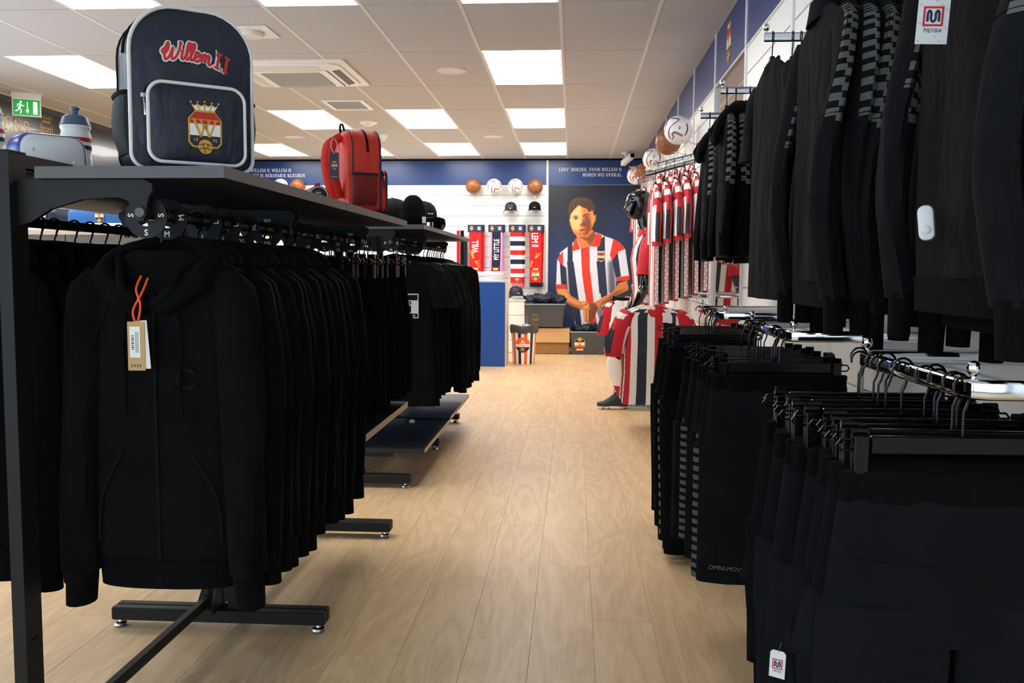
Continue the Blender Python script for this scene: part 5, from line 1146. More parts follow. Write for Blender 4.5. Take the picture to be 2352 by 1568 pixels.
    fill(cr([(-.5, .45), (.5, .45), (.5, -.5), (0, -.8), (-.5, -.5)]), (210, 170, 90)); fill(cr([(-.42, .42), (.42, .42), (.42, .1), (-.42, .1)]), (150, 40, 30)); fill(cr([(-.42, .1), (.42, .1), (.42, -.25), (-.42, -.25)]), (225, 225, 225)); fill(cr([(-.42, -.25), (.42, -.25), (.42, -.45), (0, -.6), (-.42, -.45)]), NV); line(cr([(-.3, .25), (-.12, -.3), (0, .1), (.12, -.3), (.3, .25)]), 1.2, (214, 170, 60)); fill(cr([(-.45, .5), (-.48, .78), (0, .68), (.48, .78), (.45, .5)]), (220, 210, 190))
    line(c3([(1205, 1190), (1240, 1188), (1240, 1228), (1206, 1230), (1205, 1190)]), .8, (60, 70, 110))
    # forearms and hands
    fill(c4([(842, 298), (962, 298), (1000, 370), (1110, 435), (1175, 445), (1190, 520), (1120, 525), (1000, 480), (900, 410), (850, 340)]), SK); fill(c4([(850, 300), (940, 300), (990, 390), (1100, 450), (1090, 470), (980, 430), (890, 380)]), SKL, 4, .5); fill(c4([(1000, 478), (1120, 520), (1100, 500), (980, 450), (890, 395)]), SKD, 3, .7)
    fill(c4([(1590, 200), (1610, 300), (1480, 365), (1400, 420), (1300, 505), (1250, 530), (1230, 450), (1330, 395), (1440, 330), (1500, 230)]), SK); fill(c4([(1600, 280), (1480, 360), (1300, 500), (1330, 440), (1480, 320)]), SKD, 4, .7)
    fill(c4([(1195, 445), (1258, 452), (1288, 490), (1262, 575), (1228, 645), (1204, 664), (1206, 560), (1185, 500)]), (150, 72, 30)); fill(c4([(1235, 470), (1285, 492), (1255, 585), (1225, 645), (1222, 560)]), SKD, 3, .8)
    fill(c4([(1098, 452), (1160, 436), (1200, 455), (1208, 510), (1180, 540), (1128, 525), (1108, 495)]), SK); fill(c4([(1112, 455), (1165, 445), (1185, 490), (1150, 515), (1120, 500)]), SKL, 3, .6)
    for P, q in (([(1128, 515), (1160, 520), (1170, 600), (1166, 655), (1146, 648), (1134, 590)], .75), ([(1160, 520), (1190, 530), (1200, 610), (1192, 666), (1168, 660), (1171, 600)], .45)):
        fill(c4(P), SK); x0, y0 = P[0]; fill(c4([(x + 4, y + 4) for x, y in (P[0], ((P[0][0] + P[1][0]) / 2, P[1][1]), (P[2][0] - 14, P[2][1]), (P[4][0] + 6, P[4][1] - 8), P[5])]), SKL, 2, q); line(c4(P[1:4]), 1.1, (84, 34, 12), .9)
    fill(c4([(1098, 448), (1128, 428), (1160, 432), (1172, 452), (1145, 478), (1112, 482)]), SK); fill(c4([(1108, 450), (1150, 438), (1160, 452), (1120, 468)]), SKL, 2, .7); line(c4([(1172, 454), (1146, 480), (1112, 484)]), 1.1, (84, 34, 12), .9); line(c4([(1200, 455), (1208, 512), (1204, 600), (1200, 660)]), 1.4, (70, 28, 10), .9)
    img[:] = np.clip(img, 0, 255); c = img / 255; L = np.where(c <= .04045, c / 12.92, ((c + .055) / 1.055) ** 2.4)
    idx = np.arange(H * W).reshape(H, W); fs = np.stack([idx[:-1, :-1], idx[1:, :-1], idx[1:, 1:], idx[:-1, 1:]], -1).reshape(-1, 4)
    vs = np.stack([X - xc, np.full_like(X, -.0138), Z - z0], -1).reshape(-1, 3); me = bpy.data.meshes.new('print'); me.from_pydata(vs.tolist(), [], fs.tolist()); me.update()
    at_ = me.color_attributes.new('ink', 'FLOAT_COLOR', 'POINT'); at_.data.foreach_set('color', np.concatenate([L.reshape(-1, 3), np.ones((H * W, 1))], 1).astype(np.float32).ravel())
    m = bpy.data.materials.new('poster_print'); m.use_nodes = True; nt, b = nodes_of(m); a = nt.nodes.new('ShaderNodeAttribute'); a.attribute_name = 'ink'; nt.links.new(a.outputs['Color'], b.inputs['Base Color']); b.inputs['Roughness'].default_value = .4
    me.materials.append(m); link_mesh('print', me, t)
poster()
# ---------------------------------------------------------------- scarves on the back wall
def scarf(px, label, kind, zt=1.80, zb=.98, n=3):
    x = at(px, 560, 1, BW - .1)[0]; t = thing('scarf', label, 'scarf', (x, BW - .019, zt)); L = zt - zb; w = .085
    MB().tube([(0, 0, -.012), (0, -.16, -.012), (0, -.17, .0)], .003, 6).build('display_hook', M['chrome'], t)
    mats = {'red': 'scarf_red', 'navy': 'scarf_navy', 'stripe': 'scarf_white'}
    for k in range(n - 1, -1, -1):
        y = -.135 + k * .030; dx = k * .014; wob = lambda z, k=k: .006 * math.sin(5 * z + k * 2 + px)
        def strip(m, x0, x1, za, zb_, mi=None, yo=0.0, K=10):
            r0 = []; zz = np.linspace(za, zb_, K)
            m.loft([[(x0 + dx + wob(z), y - yo - .008, z), (x1 + dx + wob(z), y - yo - .008, z), (x1 + dx + wob(z), y + .008, z), (x0 + dx + wob(z), y + .008, z)] for z in zz], mi=mi)
        m = MB()
        if kind == 'stripe':
            z = -.10; i = 0
            while z > -L: zn = max(z - (.068 if i % 2 == 0 else .062), -L); strip(m, -w, w, z, zn, [1, 0, 2, 0][i % 4], K=3); z = zn; i += 1
            strip(m, -w - .004, w + .004, -L, -L - .085, 1, K=4)
        elif kind == 'navy': strip(m, -w * .72, w * .72, -.10, -L, 0 if k == 0 else 3); strip(m, -w, -w * .72, -.10, -L, 3); strip(m, w * .72, w, -.10, -L, 3)
        else: strip(m, -w, w, -.10, -L, 0)
        base = [M['scarf_white'], M['scarf_red'], M['scarf_navy'], M['scarf_pink']] if kind == 'stripe' else [M[mats[kind]], M['scarf_red'], M['scarf_navy'], M['scarf_pink']]
        so = m.build('scarf_body', base, t, smooth=False)
        zf = -L - (.085 if kind == 'stripe' else 0); fr = MB()
        for q in range(15):
            xx = -w + .012 * q + dx; fr.box((xx, y - .006, zf - .055 - random.uniform(0, .012)), (xx + .0075, y + .006, zf), (q % 2) if kind == 'stripe' else 0)
        fr.build('fringe', [M['scarf_red'] if kind == 'stripe' else M['scarf_navy'], M['scarf_white']], so, smooth=False)
        MB().box((-.11 + dx, y - .012, -.105), (.098 + dx, y + .010, .0)).build('header_card', M['card_navy'], t, smooth=False)
    f = -.135 - .0125
    m = MB(); s = .045; crest(m, lambda a, b, l: (-.055 + a * s, f - .0006 * l - .0004, -.052 + b * s), simple=True); m.build('card_crest', CREST_M, t, smooth=False)
    m = MB()
    for q in range(3): m.box((.03, f - .0012, -.04 - q * .018), (.075, f - .0004, -.03 - q * .018))
    m.build('card_print', M['white_txt'], t, smooth=False); f += .003; wb_ = lambda z: .006 * math.sin(5 * z + px)
    if kind in ('red', 'navy'):
        m = MB(); tx = {1093: 'WILL', 1140: 'MY LITTLE', 1230: 'LEM II'}[px]; up = px != 1230
        z_ = -.40 if px == 1093 else -.50 if px == 1140 else -.115; hh = .092 if kind == 'red' else .075; lim = -.11
        def fn(a, b): a *= .62; zc = z_ + a if up else z_ - a; zc = min(zc, lim); return ((-(b - hh / 2) if up else b - hh / 2) + wb_(zc), f, zc)
        sans(m, tx, hh, fn, 0, align='LEFT', bold=.02); m.build('lettering', M['white_txt'], t, smooth=False)
        m = MB(); s = .115; crest(m, lambda a, b, l: (a * s * .9 + wb_(-L + .1), f - .0006 * l, -L + .125 + b * s)); m.build('crest', [M['yellow'], M['crest_red'], M['crest_white'], M['crest_navy']], t, smooth=False)
        if kind == 'red':
            m = MB()
            for q in range(3): stroke_poly(m, [tuple(p) for p in catmull([(-.08 + .03 * q if px == 1093 else .08 - .03 * q, -.36 if px == 1093 else -.40), (-.02, -.5), (.06 if px == 1093 else -.075, -.60 + .04 * q)], 6)], .008, lambda a, b: (max(-.083, min(.083, a)) + wb_(b), f, b), 0)
            m.build('gold_lines', M['yellow'], t, smooth=False)
    else:
        m = MB(); s = .05; crest(m, lambda a, b, l: (a * s + .01, f - .0006 * l, -L - .03 + b * s), simple=True); m.build('crest', CREST_M, t, smooth=False)
scarf(1093, 'leftmost red scarf with white letters and gold lines', 'red'); scarf(1140, 'navy and pink scarf with white letters behind the paper stack', 'navy'); scarf(1187, 'red white and navy block striped scarf with fringe', 'stripe', zb=1.06); scarf(1230, 'rightmost red scarf with white letters and navy fringe', 'red')
# thin goods hanging further left on the back wall
for px, w, zb_, mt, lab in ((1046, .05, 1.05, 'scarf_white', 'white folded scarf seen at the edge of the shelf'), (1053, .045, 1.02, 'scarf_red', 'narrow red scarf left of the dark lanyards'), (1062, .05, .98, 'black_matte', 'narrow black scarf left of the dark lanyards'), (1070, .05, 1.0, 'scarf_navy', 'bundle of navy lanyards left of the red scarf')):
    x = at(px, 560, 1, BW - .1)[0]; t = thing('hanging_scarf', lab, 'scarf', (x, BW - .019, 1.58 if 'lanyard' in lab and 'bundle' in lab else 1.72)); L = t.location.z - zb_
    MB().tube([(0, 0, -.01), (0, -.12, -.01)], .003, 6).build('display_hook', M['chrome'], t); m = MB()
    for k in range(5): m.box((-w / 2 + k * w / 5, -.11 + .006 * (k % 2), -L - .01 * (k % 3)), (-w / 2 + (k + .85) * w / 5, -.09, 0))
    m.build('cloth', M[mt], t, smooth=False)
# ---------------------------------------------------------------- counter, papers, drawers, bin, boxes
t = thing('sales_counter', 'blue fronted sales counter with white end panel', 'counter', (-2.2, 10.92, 0)); W = -.805 + 2.2
MB().box((-.6, .012, .0), (W, .62, 1.0)).build('counter_body', M['counter_white'], t, smooth=False); MB().box((-.6, 0, 0), (W - .0, .012, 1.012)).build('front_panel', M['counter_blue'], t, smooth=False); MB().box((-.6, .012, 1.0), (W, .62, 1.018)).build('counter_top', M['counter_white'], t, smooth=False)
for k in range(18):
    o = MB(); o.box((-.17, -.13, 0), (.17, .13, .0062), bev=.002); o = o.build('paper_bag', M['paper'], smooth=False, loc=(-.995 + random.uniform(-.012, .012), 11.13 + random.uniform(-.01, .01), 1.019 + k * .0066), rot=(0, 0, random.uniform(-.09, .09))); tag(o, f'flat white paper bag in the stack on the counter, {ORD[k]} from the bottom', 'paper bag', 'paper bags stacked on the counter')
t = thing('drawer_unit', 'white drawer unit against the back wall behind the counter', 'drawer unit', (-1.0, 12.72, 0)); MB().box((-.45, 0, 0), (.34, .46, .735)).build('carcass', M['white_paint'], t, smooth=False)
for k in range(4): MB().box((-.445, -.018, .02 + k * .172), (.335, 0, .185 + k * .172), bev=.003).build('drawer_front', M['slat_white'], t, smooth=False)
MB().box((-.46, -.022, .735), (.35, .46, .752)).build('unit_top', M['white_paint'], t, smooth=False)
p = at(1187, 682, 1, 12.9); cap('cap', 'navy cap with crest badge on the white drawer unit', (p[0] - .01, 12.88, .798), .35, M['navy_fab'], 'crest', 1.15)
b = at(1203, 834, 2, 0); t = thing('waste_bin', 'tapered waste bin with club stripes and a round Willem II emblem', 'waste bin', (b[0], b[1], 0), -.05)
def bin_r(z): return .134 + .026 * z / .46
def bmf(i, j): return {0: 0, 1: 1, 2: 1, 3: 0, 4: 0, 5: 2, 6: 2, 7: 0}[j % 8]
m = MB(); m.lathe([(bin_r(z), z) for z in (0.0, .1, .2, .3, .4, .46)], 48, matfn=bmf); m.add([(bin_r(0) * math.cos(2 * PI * k / 40), bin_r(0) * math.sin(2 * PI * k / 40), 0) for k in range(40)], [tuple(range(40))], 0); m.build('bin_body', [M['bin_white'], M['bin_navy'], M['bin_orange']], t)
m = MB(); 
def bl(r_, z, k): return (r_ + .006 * math.sin(7 * k) + .004 * math.sin(13 * k)) 
m.loft([[(bl(r_, z, u) * math.cos(u), bl(r_, z, u) * math.sin(u), z + .008 * math.sin(5 * u)) for u in [2 * PI * k / 48 for k in range(48)]] for r_, z in ((.168, .385), (.172, .42), (.171, .462), (.163, .475), (.150, .468), (.135, .40))], caps=False); m.build('bin_liner', M['bag_liner'], t)
for k in range(3): a = k * 2.1; o = MB().sphere((0, 0, 0), .05, 8, 5, (1.2, 1, .6)); o.build('crumpled_paper', M['paper'], t, smooth=False, loc=(.06 * math.cos(a), .06 * math.sin(a), .45 + .01 * k), rot=(a, .4, a))
em = MB(); rr = .094
def bf(o): return lambda x, z: ((bin_r(z + .24) + o) * math.sin(x / .15), -(bin_r(z + .24) + o) * math.cos(x / .15), z + .24)
def disc_half(a0, a1, r_, o, mi): em.poly([(r_ * math.cos(a), r_ * math.sin(a)) for a in np.linspace(a0, a1, 18)], bf(o), mi)
GR = 12
def wrapdisc(r_, zlo, zhi, o, mi):
    zs = np.linspace(max(zlo, -r_ * .999), min(zhi, r_ * .999), GR)
    for za, zb_ in zip(zs[:-1], zs[1:]):
        wa, wb2 = math.sqrt(r_ * r_ - za * za), math.sqrt(r_ * r_ - zb_ * zb_)
        for q in range(8): u0, u1 = -1 + q / 4, -.75 + q / 4; em.add([bf(o)(u0 * wa, za), bf(o)(u1 * wa, za), bf(o)(u1 * wb2, zb_), bf(o)(u0 * wb2, zb_)], [(0, 1, 2, 3)], mi)
wrapdisc(rr + .003, -1, 1, .0015, 0); wrapdisc(rr, .012, 1, .0025, 1); wrapdisc(rr, -.025, .012, .0025, 2); wrapdisc(rr, -1, -.025, .0025, 3)
serif = MB()
crest(em, lambda x, y, l: bf(.0032 + .0004 * l)(x * .05, .0 + y * .088), 4, simple=True)
em.box
wrapdisc(rr * .999, -.018, .012, .0050, 2); sans(em, 'Willem II', .027, lambda x, y: bf(.0056)(x, -.015 + y), 1); sans(em, 'Tilburg', .018, lambda x, y: bf(.0056)(x, -.076 + y), 0)
em.build('emblem', [M['gold'], M['bin_orange'], M['bin_white'], M['bin_navy']] + [M['gold'], M['crest_white'], M['crest_white'], M['bin_navy']], t, smooth=False)
def tub(loc, label, rz=0.0, w=.27, d=.19, h=.30):
    t = thing('storage_tub', label, 'storage box', loc, rz); m = MB(); k = .90
    rg = lambda s, z, i=0: [(x, y, z) for x, y in rrect(2 * (w * s - i), 2 * (d * s - i), .03, 4)]
    m.loft([rg(k, 0), rg((1 + k) / 2, h / 2), rg(1, h), rg(1, h, .004), rg(k, .006, .004)]); m.build('tub_wall', M['tub'], t)
    m = MB(); m.loft([rg(1.0, h - .012), rg(1.045, h - .010), rg(1.045, h + .004), rg(1.0, h + .006), rg(.98, h + .002)], caps=False); m.build('tub_rim', M['tub_rim'], t)
    return t
def heap(n, c, w, d, z, lab, sc=1.0):
    for k in range(n):
        o = MB(); r0 = random.Random(k * 13 + int(c[0] * 50)); ph = [r0.uniform(0, 6) for _ in range(6)]; R_ = .09 * sc
        rings = []
        for i in range(13):
            t_ = max(.05, min(PI - .05, PI * i / 12)); rings.append([])
            for j in range(22):
                a = 2 * PI * j / 22; q = R_ * (1 + .13 * math.sin(3 * a + ph[0] + 2 * t_) + .10 * math.sin(7 * a + ph[1] + 5 * t_) + .07 * math.sin(11 * t_ + ph[2] + 2 * a)); rings[-1].append((q * 1.15 * math.sin(t_) * math.cos(a), q * math.sin(t_) * math.sin(a), q * .72 * math.cos(t_)))
        o.loft(rings); u = (k + .5) / n * 2 - 1
        o = o.build('crumpled_garment', M['navy_fab'], loc=(c[0] + u * w, c[1] + r0.uniform(-d, d), z + r0.uniform(-.01, .03)), rot=(r0.uniform(-.4, .4), r0.uniform(-.4, .4), r0.uniform(0, 6)), smooth=60); tag(o, f'crumpled navy garment in the {lab}, {ORD[k]} from the left', 'clothing', f'navy garments in the {lab}')
t1 = at(1252, 752, 1, 12.62); tub((t1[0], 12.80, .378), 'clear grey storage tub on the cardboard box, heaped with navy clothes', 0, .27, .19, .315)
heap(5, (t1[0] - .02, 12.80), .24, .05, .735, 'upper storage tub', 1.15)
t2 = at(1348, 812, 1, 12.62); tub((t2[0] + .01, 12.80, 0), 'clear grey storage tub on the floor below the poster', 0, .245, .19, .315); heap(3, (t2[0] - .01, 12.80), .15, .05, .345, 'lower storage tub', .95)
for tx, tz, tw, lay in ((t1[0] - .13, .50, .09, 0), (t2[0] - .10, .11, .10, 1)):
    o = thing('box_sticker', 'crest sticker inside the ' + ('upper' if lay == 0 else 'lower') + ' storage tub', 'sticker', (tx, 12.80 - .186 - (.0 if lay else .004), tz)); m = MB()
    if lay: crest(m, lambda x, y, l: (x * .14, -.004 - .0006 * l, .03 - y * .12), simple=True)
    else: crest(m, lambda x, y, l: (x * .10, -.004, -.02 + y * .10), outline=True)
    m.build('print', CREST_M if lay else [M['gold_dull']] * 4, o, smooth=False)
c = at(1268, 812, 2, 0); t = thing('cardboard_box', 'open cardboard box on the floor between bin and tub', 'cardboard box', (c[0] + .0, 12.66, 0)); w = .235
m = MB(); m.box((-w, 0, 0), (w, .006, .36)); m.box((-w, .30, 0), (w, .306, .36)); m.box((-w, .006, 0), (-w + .006, .30, .36)); m.box((w - .006, .006, 0), (w, .30, .36)); m.box((-w, 0, 0), (w, .306, .006)); m.build('box_wall', M['cardboard_dark'], t, smooth=False)
m = MB(); m.add([(-w - .004, -.002, .355), (w + .004, -.002, .355), (w + .008, -.035, .165), (-w - .008, -.035, .165), (-w - .004, .004, .357), (w + .004, .004, .357), (w + .008, -.030, .163), (-w - .008, -.030, .163)], [(0, 1, 2, 3), (7, 6, 5, 4), (0, 4, 5, 1), (3, 2, 6, 7), (0, 3, 7, 4), (1, 5, 6, 2)]); m.build('flap', M['cardboard'], t, smooth=False)
m = MB(); m.box((w - .01, .02, .355), (w + .004, .3, .36)); m.build('flap', M['cardboard'], t, smooth=False); 
# ---------------------------------------------------------------- mannequin
t = thing('mannequin', 'gloss black mannequin in striped match shirt, white socks and boots on glass base', 'mannequin', (.60, 7.75, 0))
m = MB(); m.lathe([(.001, .0), (.20, .0), (.205, .004), (.20, .008), (.001, .008)], 40); m.build('glass_base', M['glass_green'], t)
MB().cyl((.03, .03, .008), (.03, .03, .5), .010, 10).build('support_rod', M['chrome'], t)
hd = MB(); rows = [(1.58, -.045, .055, .045), (1.60, -.085, .06, .052), (1.62, -.098, .07, .060), (1.645, -.100, .08, .067), (1.67, -.100, .09, .072), (1.70, -.100, .098, .077), (1.73, -.102, .104, .080), (1.76, -.100, .106, .081), (1.785, -.085, .10, .076), (1.805, -.055, .082, .062), (1.818, -.015, .05, .038), (1.822, .005, .03, .012)]
rg = []
for z, xf, xb, hw in lerp_rows([(-a, b, c_, d) for a, b, c_, d in rows], 40):
    z = -z; r_ = []
    for k in range(40):
        a = 2 * PI * k / 40; cx_ = math.cos(a); x = (-xf if cx_ < 0 else xb) * cx_; y = hw * math.sin(a); fr = max(0, -cx_) ** 14
        bump = .022 * fr * math.exp(-((z - 1.665) / .018) ** 2) * (1) + .010 * fr * math.exp(-((z - 1.69) / .02) ** 2) + .006 * max(0, -cx_) ** 5 * (math.exp(-((z - 1.633) / .007) ** 2) + math.exp(-((z - 1.648) / .006) ** 2)) + .007 * max(0, -cx_) ** 3 * math.exp(-((z - 1.728) / .012) ** 2)
        eye = .010 * math.exp(-((z - 1.705) / .011) ** 2) * math.exp(-((abs(y) - .032) / .016) ** 2) * (cx_ < 0)
        r_.append((x - bump + eye, y, z))
    rg.append(r_)
hd.loft(rg); ho = hd.build('head', M['gloss_black'], t, loc=(-.06, 0, 0))
for s in (-1, 1): MB().sphere((.008, s * .078, 1.69), .022, 12, 8, (.7, .35, 1.3)).build('ear', M['gloss_black'], ho)
m = MB(); m.loft([ring(x, 0, z, a, b, 18, p=2) for x, z, a, b in ((.03, 1.44, .075, .085), (.015, 1.49, .058, .06), (-.01, 1.54, .052, .05), (-.025, 1.60, .05, .048), (-.03, 1.64, .045, .045))]); m.build('neck', M['gloss_black'], t)
def tband(i, j): return [1, 0, 2, 0, 1, 0, 2, 0][(j // 2) % 8]
m = MB(); m.loft([ring(x, 0, z, a, b, 32, p=2.2) for x, z, a, b in ((.04, .80, .14, .195), (.035, .88, .135, .19), (.03, 1.0, .125, .175), (.02, 1.12, .125, .175), (.01, 1.25, .13, .195), (.015, 1.34, .12, .205), (.025, 1.40, .10, .19), (.03, 1.44, .08, .13), (.03, 1.465, .07, .09))], matfn=tband); m.build('shirt_body', [M['shirt_white'], M['shirt_red'], M['shirt_navy']], t)
m = MB(); m.loft([ring(.02 - k * .004, 0, z, a, b, 20, p=2) for k, (z, a, b) in enumerate(((1.44, .085, .10), (1.475, .075, .085), (1.495, .068, .075), (1.47, .06, .066)))], caps=False); m.build('collar', M['shirt_red'], t)
for s in (-1, 1):
    path = [(.02, s * .16, 1.40), (.01, s * .215, 1.34), (.0, s * .245, 1.24), (-.01, s * .26, 1.14)]
    m = MB(); m.tube(path, [.06, .072, .074, .076], 16, caps=False); m.build('shirt_sleeve', M['shirt_red'], t); m = MB(); m.tube([(-.008, s * .258, 1.16), (-.012, s * .262, 1.115)], .078, 16, caps=False); m.build('sleeve_cuff', M['shirt_red'], t)
    m = MB(); m.tube(catmull([(.0, s * .245, 1.24), (-.005, s * .262, 1.12), (-.02, s * .27, 1.03)], 4), [.046] * 4 + [.044] * 3 + [.04, .038], 14); m.build('upper_arm', M['gloss_black'], t)
    m = MB(); m.tube(catmull([(-.02, s * .27, 1.03), (-.06, s * .275, .93), (-.115, s * .27, .83)], 4), [.039, .041, .041, .039, .036, .033, .030, .027, .025], 14); fo_ = m.build('forearm', M['gloss_black'], t)
    m = MB(); m.tube([(-.115, s * .27, .83), (-.13, s * .268, .795), (-.14, s * .266, .76)], [.026, .036, .030], 12, flat=.6)
    for k in range(4): m.tube([(-.125 - .012 * k, s * .268, .765), (-.132 - .014 * k, s * .262, .725), (-.122 - .014 * k, s * .256, .69)], [.0095, .009, .0075], 8)
    m.tube([(-.15, s * .26, .80), (-.172, s * .25, .775), (-.178, s * .245, .745)], [.011, .010, .008], 8); m.build('hand', M['gloss_black'], fo_)
m = MB(); m.loft([ring(.04, 0, z, a, b, 28) for z, a, b in ((.84, .135, .185), (.70, .145, .19), (.62, .15, .20))]); m.build('shorts', M['shirt_white'], t)
for s, fx in ((-1, -.19), (1, .06)):
    m = MB(); m.loft([ring(x, y, z, a, b, 18) for x, y, z, a, b in ((.03 + fx * .15, s * .10, .66, .11, .095), (-.02 + fx * .7, s * .115, .50, .105, .09), (-.02 + fx * .75, s * .116, .48, .09, .08))]); m.build('shorts_leg', M['shirt_white'], t)
    m = MB(); m.loft([ring(fx * u - .05, s * .115, z, a, a * .95, 16, p=2) for u, z, a in ((.8, .52, .062), (.95, .45, .056), (1., .42, .052))]); m.build('knee', M['gloss_black'], t)
    m = MB(); m.loft([ring(fx * u + dx, s * .115, z, a, a * .95, 18, p=2) for u, dx, z, a in ((1, -.06, .44, .055), (1, -.062, .37, .061), (1, -.048, .29, .060), (1, -.02, .20, .047), (1.0, .005, .12, .038), (1.0, .005, .08, .040))], matfn=lambda i, j: 1 if i == 3 else 0); m.build('sock', [M['shirt_white'], M['shirt_red']], t)
    bt = MB(); rows = [(.055, .006, .034, .105), (.045, .0, .040, .150), (.0, .0, .041, .155), (-.05, .0, .040, .115), (-.10, .0, .046, .072), (-.15, .0, .045, .042), (-.185, .002, .034, .032), (-.20, .006, .015, .022)]
    bt.loft([[(fx + x, s * .115 + hw * math.cos(a), .028 + z0 + max(0, math.sin(a)) * h if math.sin(a) > 0 else .028 + z0 + .004 * math.sin(a)) for a in [2 * PI * k / 18 for k in range(18)]] for x, z0, hw, h in rows]); bo = bt.build('boot', M['boot'], t)
    m = MB(); m.loft([[(fx + x, s * .115 + w * q, z) for q, z in ((-1, .020), (1, .020), (1, .030), (-1, .030))] for x, w in ((.05, .032), (0, .04), (-.1, .046), (-.16, .042), (-.2, .012))]); m.build('sole', M['shirt_white'], bo, smooth=False)
    m = MB()
    for x, y in ((.04, .02), (.04, -.02), (-.10, .03), (-.10, -.03), (-.15, .025), (-.15, -.025)): m.cyl((fx + x, s * .115 + y, .021), (fx + x, s * .115 + y, .008), .007, 8, .005)
    m.build('stud', M['black_plastic'], bo)
    m = MB()
    for k in range(4): x = fx - .03 - k * .022; zt_ = .160 - k * .020; m.tube([(x, s * .115 - .03, zt_ - .018), (x - .004, s * .115, zt_), (x, s * .115 + .03, zt_ - .018)], .003, 6)
    m.tube(catmull([(fx - .03, s * .115, .168), (fx - .06, s * .115 - .03, .165), (fx - .05, s * .115 - .045, .14)], 4), .0025, 6); m.build('lace', M['black_matte'], bo)
# ---------------------------------------------------------------- ceiling fittings
c = at(1437, 350, 2, CH); t = thing('security_camera', 'white bullet security camera under the ceiling by the poster', 'camera', (c[0], c[1] - .02, CH), .5)
MB().lathe([(.001, 0), (.055, 0), (.055, -.03), (.02, -.035), (.012, -.06), (.012, -.09)], 20).build('mount', M['plastic_white'], t); m = MB(); m.loft([[(x, y, z - .12 - y * .35) for x, z in rrect(.075, .07, .012, 4)] for y in (-.17, .06)]); m.build('housing', M['plastic_white'], t); m = MB(); m.loft([[(x, y, z - .12 - y * .35) for x, z in rrect(.06, .05, .01, 4)] for y in (-.174, -.165)]); m.build('lens_window', M['gloss_black'], t)
c = at(694, 178, 2, CH); t = thing('air_conditioner', 'square ceiling air conditioning cassette above the red backpack', 'air conditioner', (-2.225, 7.44, CH)); hw = .475
m = MB(); m.loft([[(x, y, z) for x, y in rrect(2 * s, 2 * s, .02, 3)] for s, z in ((hw, 0), (hw, -.012), (hw - .01, -.018))]); m.build('cover_plate', M['plastic_white'], t); m = MB(); m.loft([[(x, y, z) for x, y in rrect(2 * s, 2 * s, r_, 6)] for s, z, r_ in ((.42, -.018, .10), (.42, -.03, .10), (.31, -.05, .03))], caps=False); m.build('outlet_ring', M['plastic_white'], t)
for k in range(4):
    a = k * PI / 2; m = MB(); m.loft([[(x, y, z) for y, z in ((-.395, -.036), (-.34, -.05), (-.335, -.046), (-.39, -.028))] for x in (-.26, .26)]); m.build('louvre', M['grey_dark'] if k in (2, 1) else M['plastic_offwhite'], t, rot=(0, 0, a), smooth=False)
MB().box((-.30, -.30, -.056), (.30, .30, -.045), bev=.004).build('grille_frame', M['plastic_white'], t, smooth=False); m = MB()
for k in range(22): m.box((-.235, -.25 + k * .0232, -.062), (.235, -.238 + k * .0232, -.056))
for k in range(28): m.box((-.235 + k * .0172, -.25, -.061), (-.2316 + k * .0172, .252, -.0565))
gr = m.build('grille', M['ac_grey'], t, smooth=False); gr['kind'] = 'stuff'
for px, py, lab in ((1037, 162, 'round flush ceiling speaker left of the big lit panel'), (1133, 313, 'round flush ceiling speaker near the back wall'), (676, 314, 'round flush ceiling speaker behind the navy backpack')):
    c = at(px, py, 2, CH); t = thing('ceiling_speaker', lab, 'speaker', tuple(c)); MB().lathe([(.001, -.004), (.105, -.004), (.112, -.007), (.118, -.006), (.12, 0)], 32).build('speaker_grille', M['ceil_bar'], t)
for px, py, lab in ((846, 279, 'white smoke detector in front of the red backpack'), (880, 307, 'white sprinkler-like detector right of the red backpack')):
    c = at(px, py, 2, CH); t = thing('smoke_detector', lab, 'smoke detector', tuple(c)); k = 1.0 if px == 846 else .62; MB().lathe([(.095 * k, 0), (.095 * k, -.012), (.075 * k, -.03 / k), (.03 * k, -.034 / k), (.001, -.034 / k)], 28).build('detector_shell', M['plastic_white'], t); MB().lathe([(.045 * k, -.03 / k), (.042 * k, -.05 / k), (.001, -.052 / k)], 20).build('sensor_dome', M['plastic_offwhite'], t)
c = at(578, 73, 2, CH); t = thing('motion_detector', 'square plate with round detector in the ceiling beside the backpack', 'detector', tuple(c)); MB().box((-.15, -.16, -.006), (.15, .16, 0), bev=.003).build('plate', M['plastic_white'], t, smooth=False); MB().lathe([(.085, -.006), (.085, -.02), (.07, -.035), (.03, -.03), (.001, -.028)], 28).build('dome', M['plastic_offwhite'], t)
c = at(800, 240, 2, CH); t = thing('air_vent', 'square air vent in the ceiling behind the air conditioner', 'air vent', tuple(c)); m = MB()
for a, b in (((-.20, -.25), (.20, -.21)), ((-.20, .21), (.20, .25)), ((-.20, -.21), (-.16, .21)), ((.16, -.21), (.20, .21))): m.box((a[0], a[1], -.012), (b[0], b[1], 0))
m.build('vent_frame', M['plastic_white'], t, smooth=False)
for k in range(12): MB().box((-.16, -.20 + k * .034, -.008), (.16, -.185 + k * .034, -.002)).build('vent_slat', M['ac_grey'], t, smooth=False)
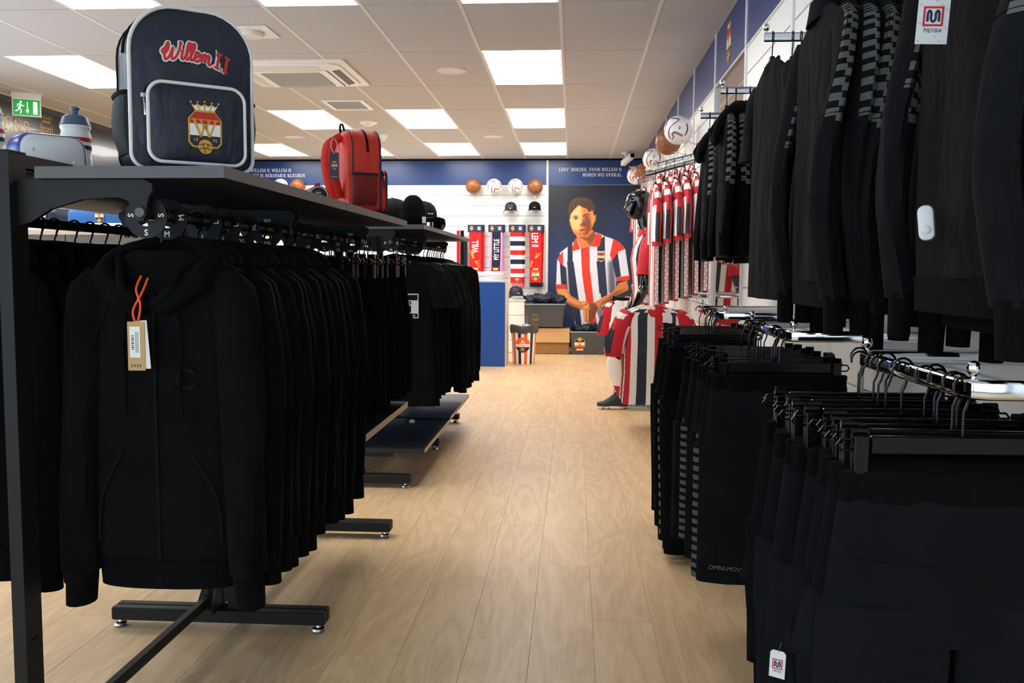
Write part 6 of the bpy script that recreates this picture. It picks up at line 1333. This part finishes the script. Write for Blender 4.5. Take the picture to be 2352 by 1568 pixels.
# exit sign on the ceiling at the left
e = at(60, 214, 2, CH); t = thing('exit_sign', 'green lit emergency exit sign hanging at the far left', 'exit sign', (e[0], e[1], CH), .55)
t.scale = (.62, .62, .8)
MB().box((-.20, -.05, -.05), (.20, .05, 0)).build('housing', M['plastic_white'], t, smooth=False); MB().box((-.19, -.02, -.26), (.19, .03, -.05)).build('light_box', M['plastic_white'], t, smooth=False); MB().box((-.175, -.024, -.25), (.175, -.02, -.075)).build('green_face', M['green_sign'], t, smooth=False)
m = MB(); f = lambda x, y: (x, -.0255, y)
m.poly([(-.075 + .014 * math.cos(a), -.105 + .014 * math.sin(a)) for a in np.linspace(0, 2 * PI, 12)[:-1]], f); stroke_poly(m, [(-.078, -.125), (-.095, -.175)], .028, f, 0); stroke_poly(m, [(-.095, -.175), (-.07, -.2), (-.085, -.235)], .014, f, 0); stroke_poly(m, [(-.098, -.175), (-.125, -.205), (-.15, -.205)], .014, f, 0); stroke_poly(m, [(-.08, -.13), (-.05, -.15), (-.03, -.14)], .011, f, 0); stroke_poly(m, [(-.085, -.13), (-.115, -.13), (-.125, -.16)], .011, f, 0)
stroke_poly(m, [(.01, -.10), (.01, -.20)], .012, f, 0); m.poly([(-.015, -.19), (.035, -.19), (.01, -.23)], f); m.box((.085, -.0258, -.235), (.14, -.025, -.095)); m.build('pictogram', M['sign_white'], t, smooth=False)
# goods glimpsed under the near shelf: folded shirts on a low table at the left
t = thing('display_stand', 'tall white display stand seen between the hangers at the left', 'display stand', (-3.0, 5.2, 0)); MB().box((-.9, -.3, .60), (.9, .3, .63), bev=.004).build('lower_shelf', M['white_paint'], t, smooth=False); MB().box((-.9, -.3, 1.36), (.9, .3, 1.40), bev=.004).build('stand_top', M['white_paint'], t, smooth=False)
for sx in (-.85, .85):
    for sy in (-.28, .28): MB().box((sx - .02, sy - .02, 0), (sx + .02, sy + .02, 1.36)).build('stand_leg', M['grey_dark'], t, smooth=False)
for k in range(5):
    o = MB(); o.loft([[(x, y, z) for x, y in rrect(.27 * s, .36 * s, .03, 4)] for s, z in ((.96, 0), (1, .02), (1, .06), (.9, .085), (.5, .098))]); 
    t = thing('folded_jersey', f'folded jersey with crest on the stand at the left, {ORD[k]} of the row', 'jersey', (-3.65 + .33 * k, 5.1, 1.40), group='folded jerseys on the stand', rot=(.0, 0, 0)); o.build('cloth', M['navy_fab'] if k % 3 else M['blue_cloth'], t); m = MB(); s = .05; crest(m, lambda x, y, l: (.06 + x * s, -.187 - .001 * l, .045 + y * s), simple=True); m.build('crest', CREST_M, t, smooth=False)
# a tag left on the low shelf of the second rack
p = at(947, 970, 2, .205); t = thing('security_tag', 'small grey anti-theft tag lying on the low shelf', 'security tag', (p[0], p[1], .2055)); MB().lathe([(.001, 0), (.016, 0), (.018, .006), (.012, .016), (.001, .02)], 14).build('tag_body', M['plastic_white'], t)
for o in list(bpy.data.objects):
    if 'used' in o: del o['used']
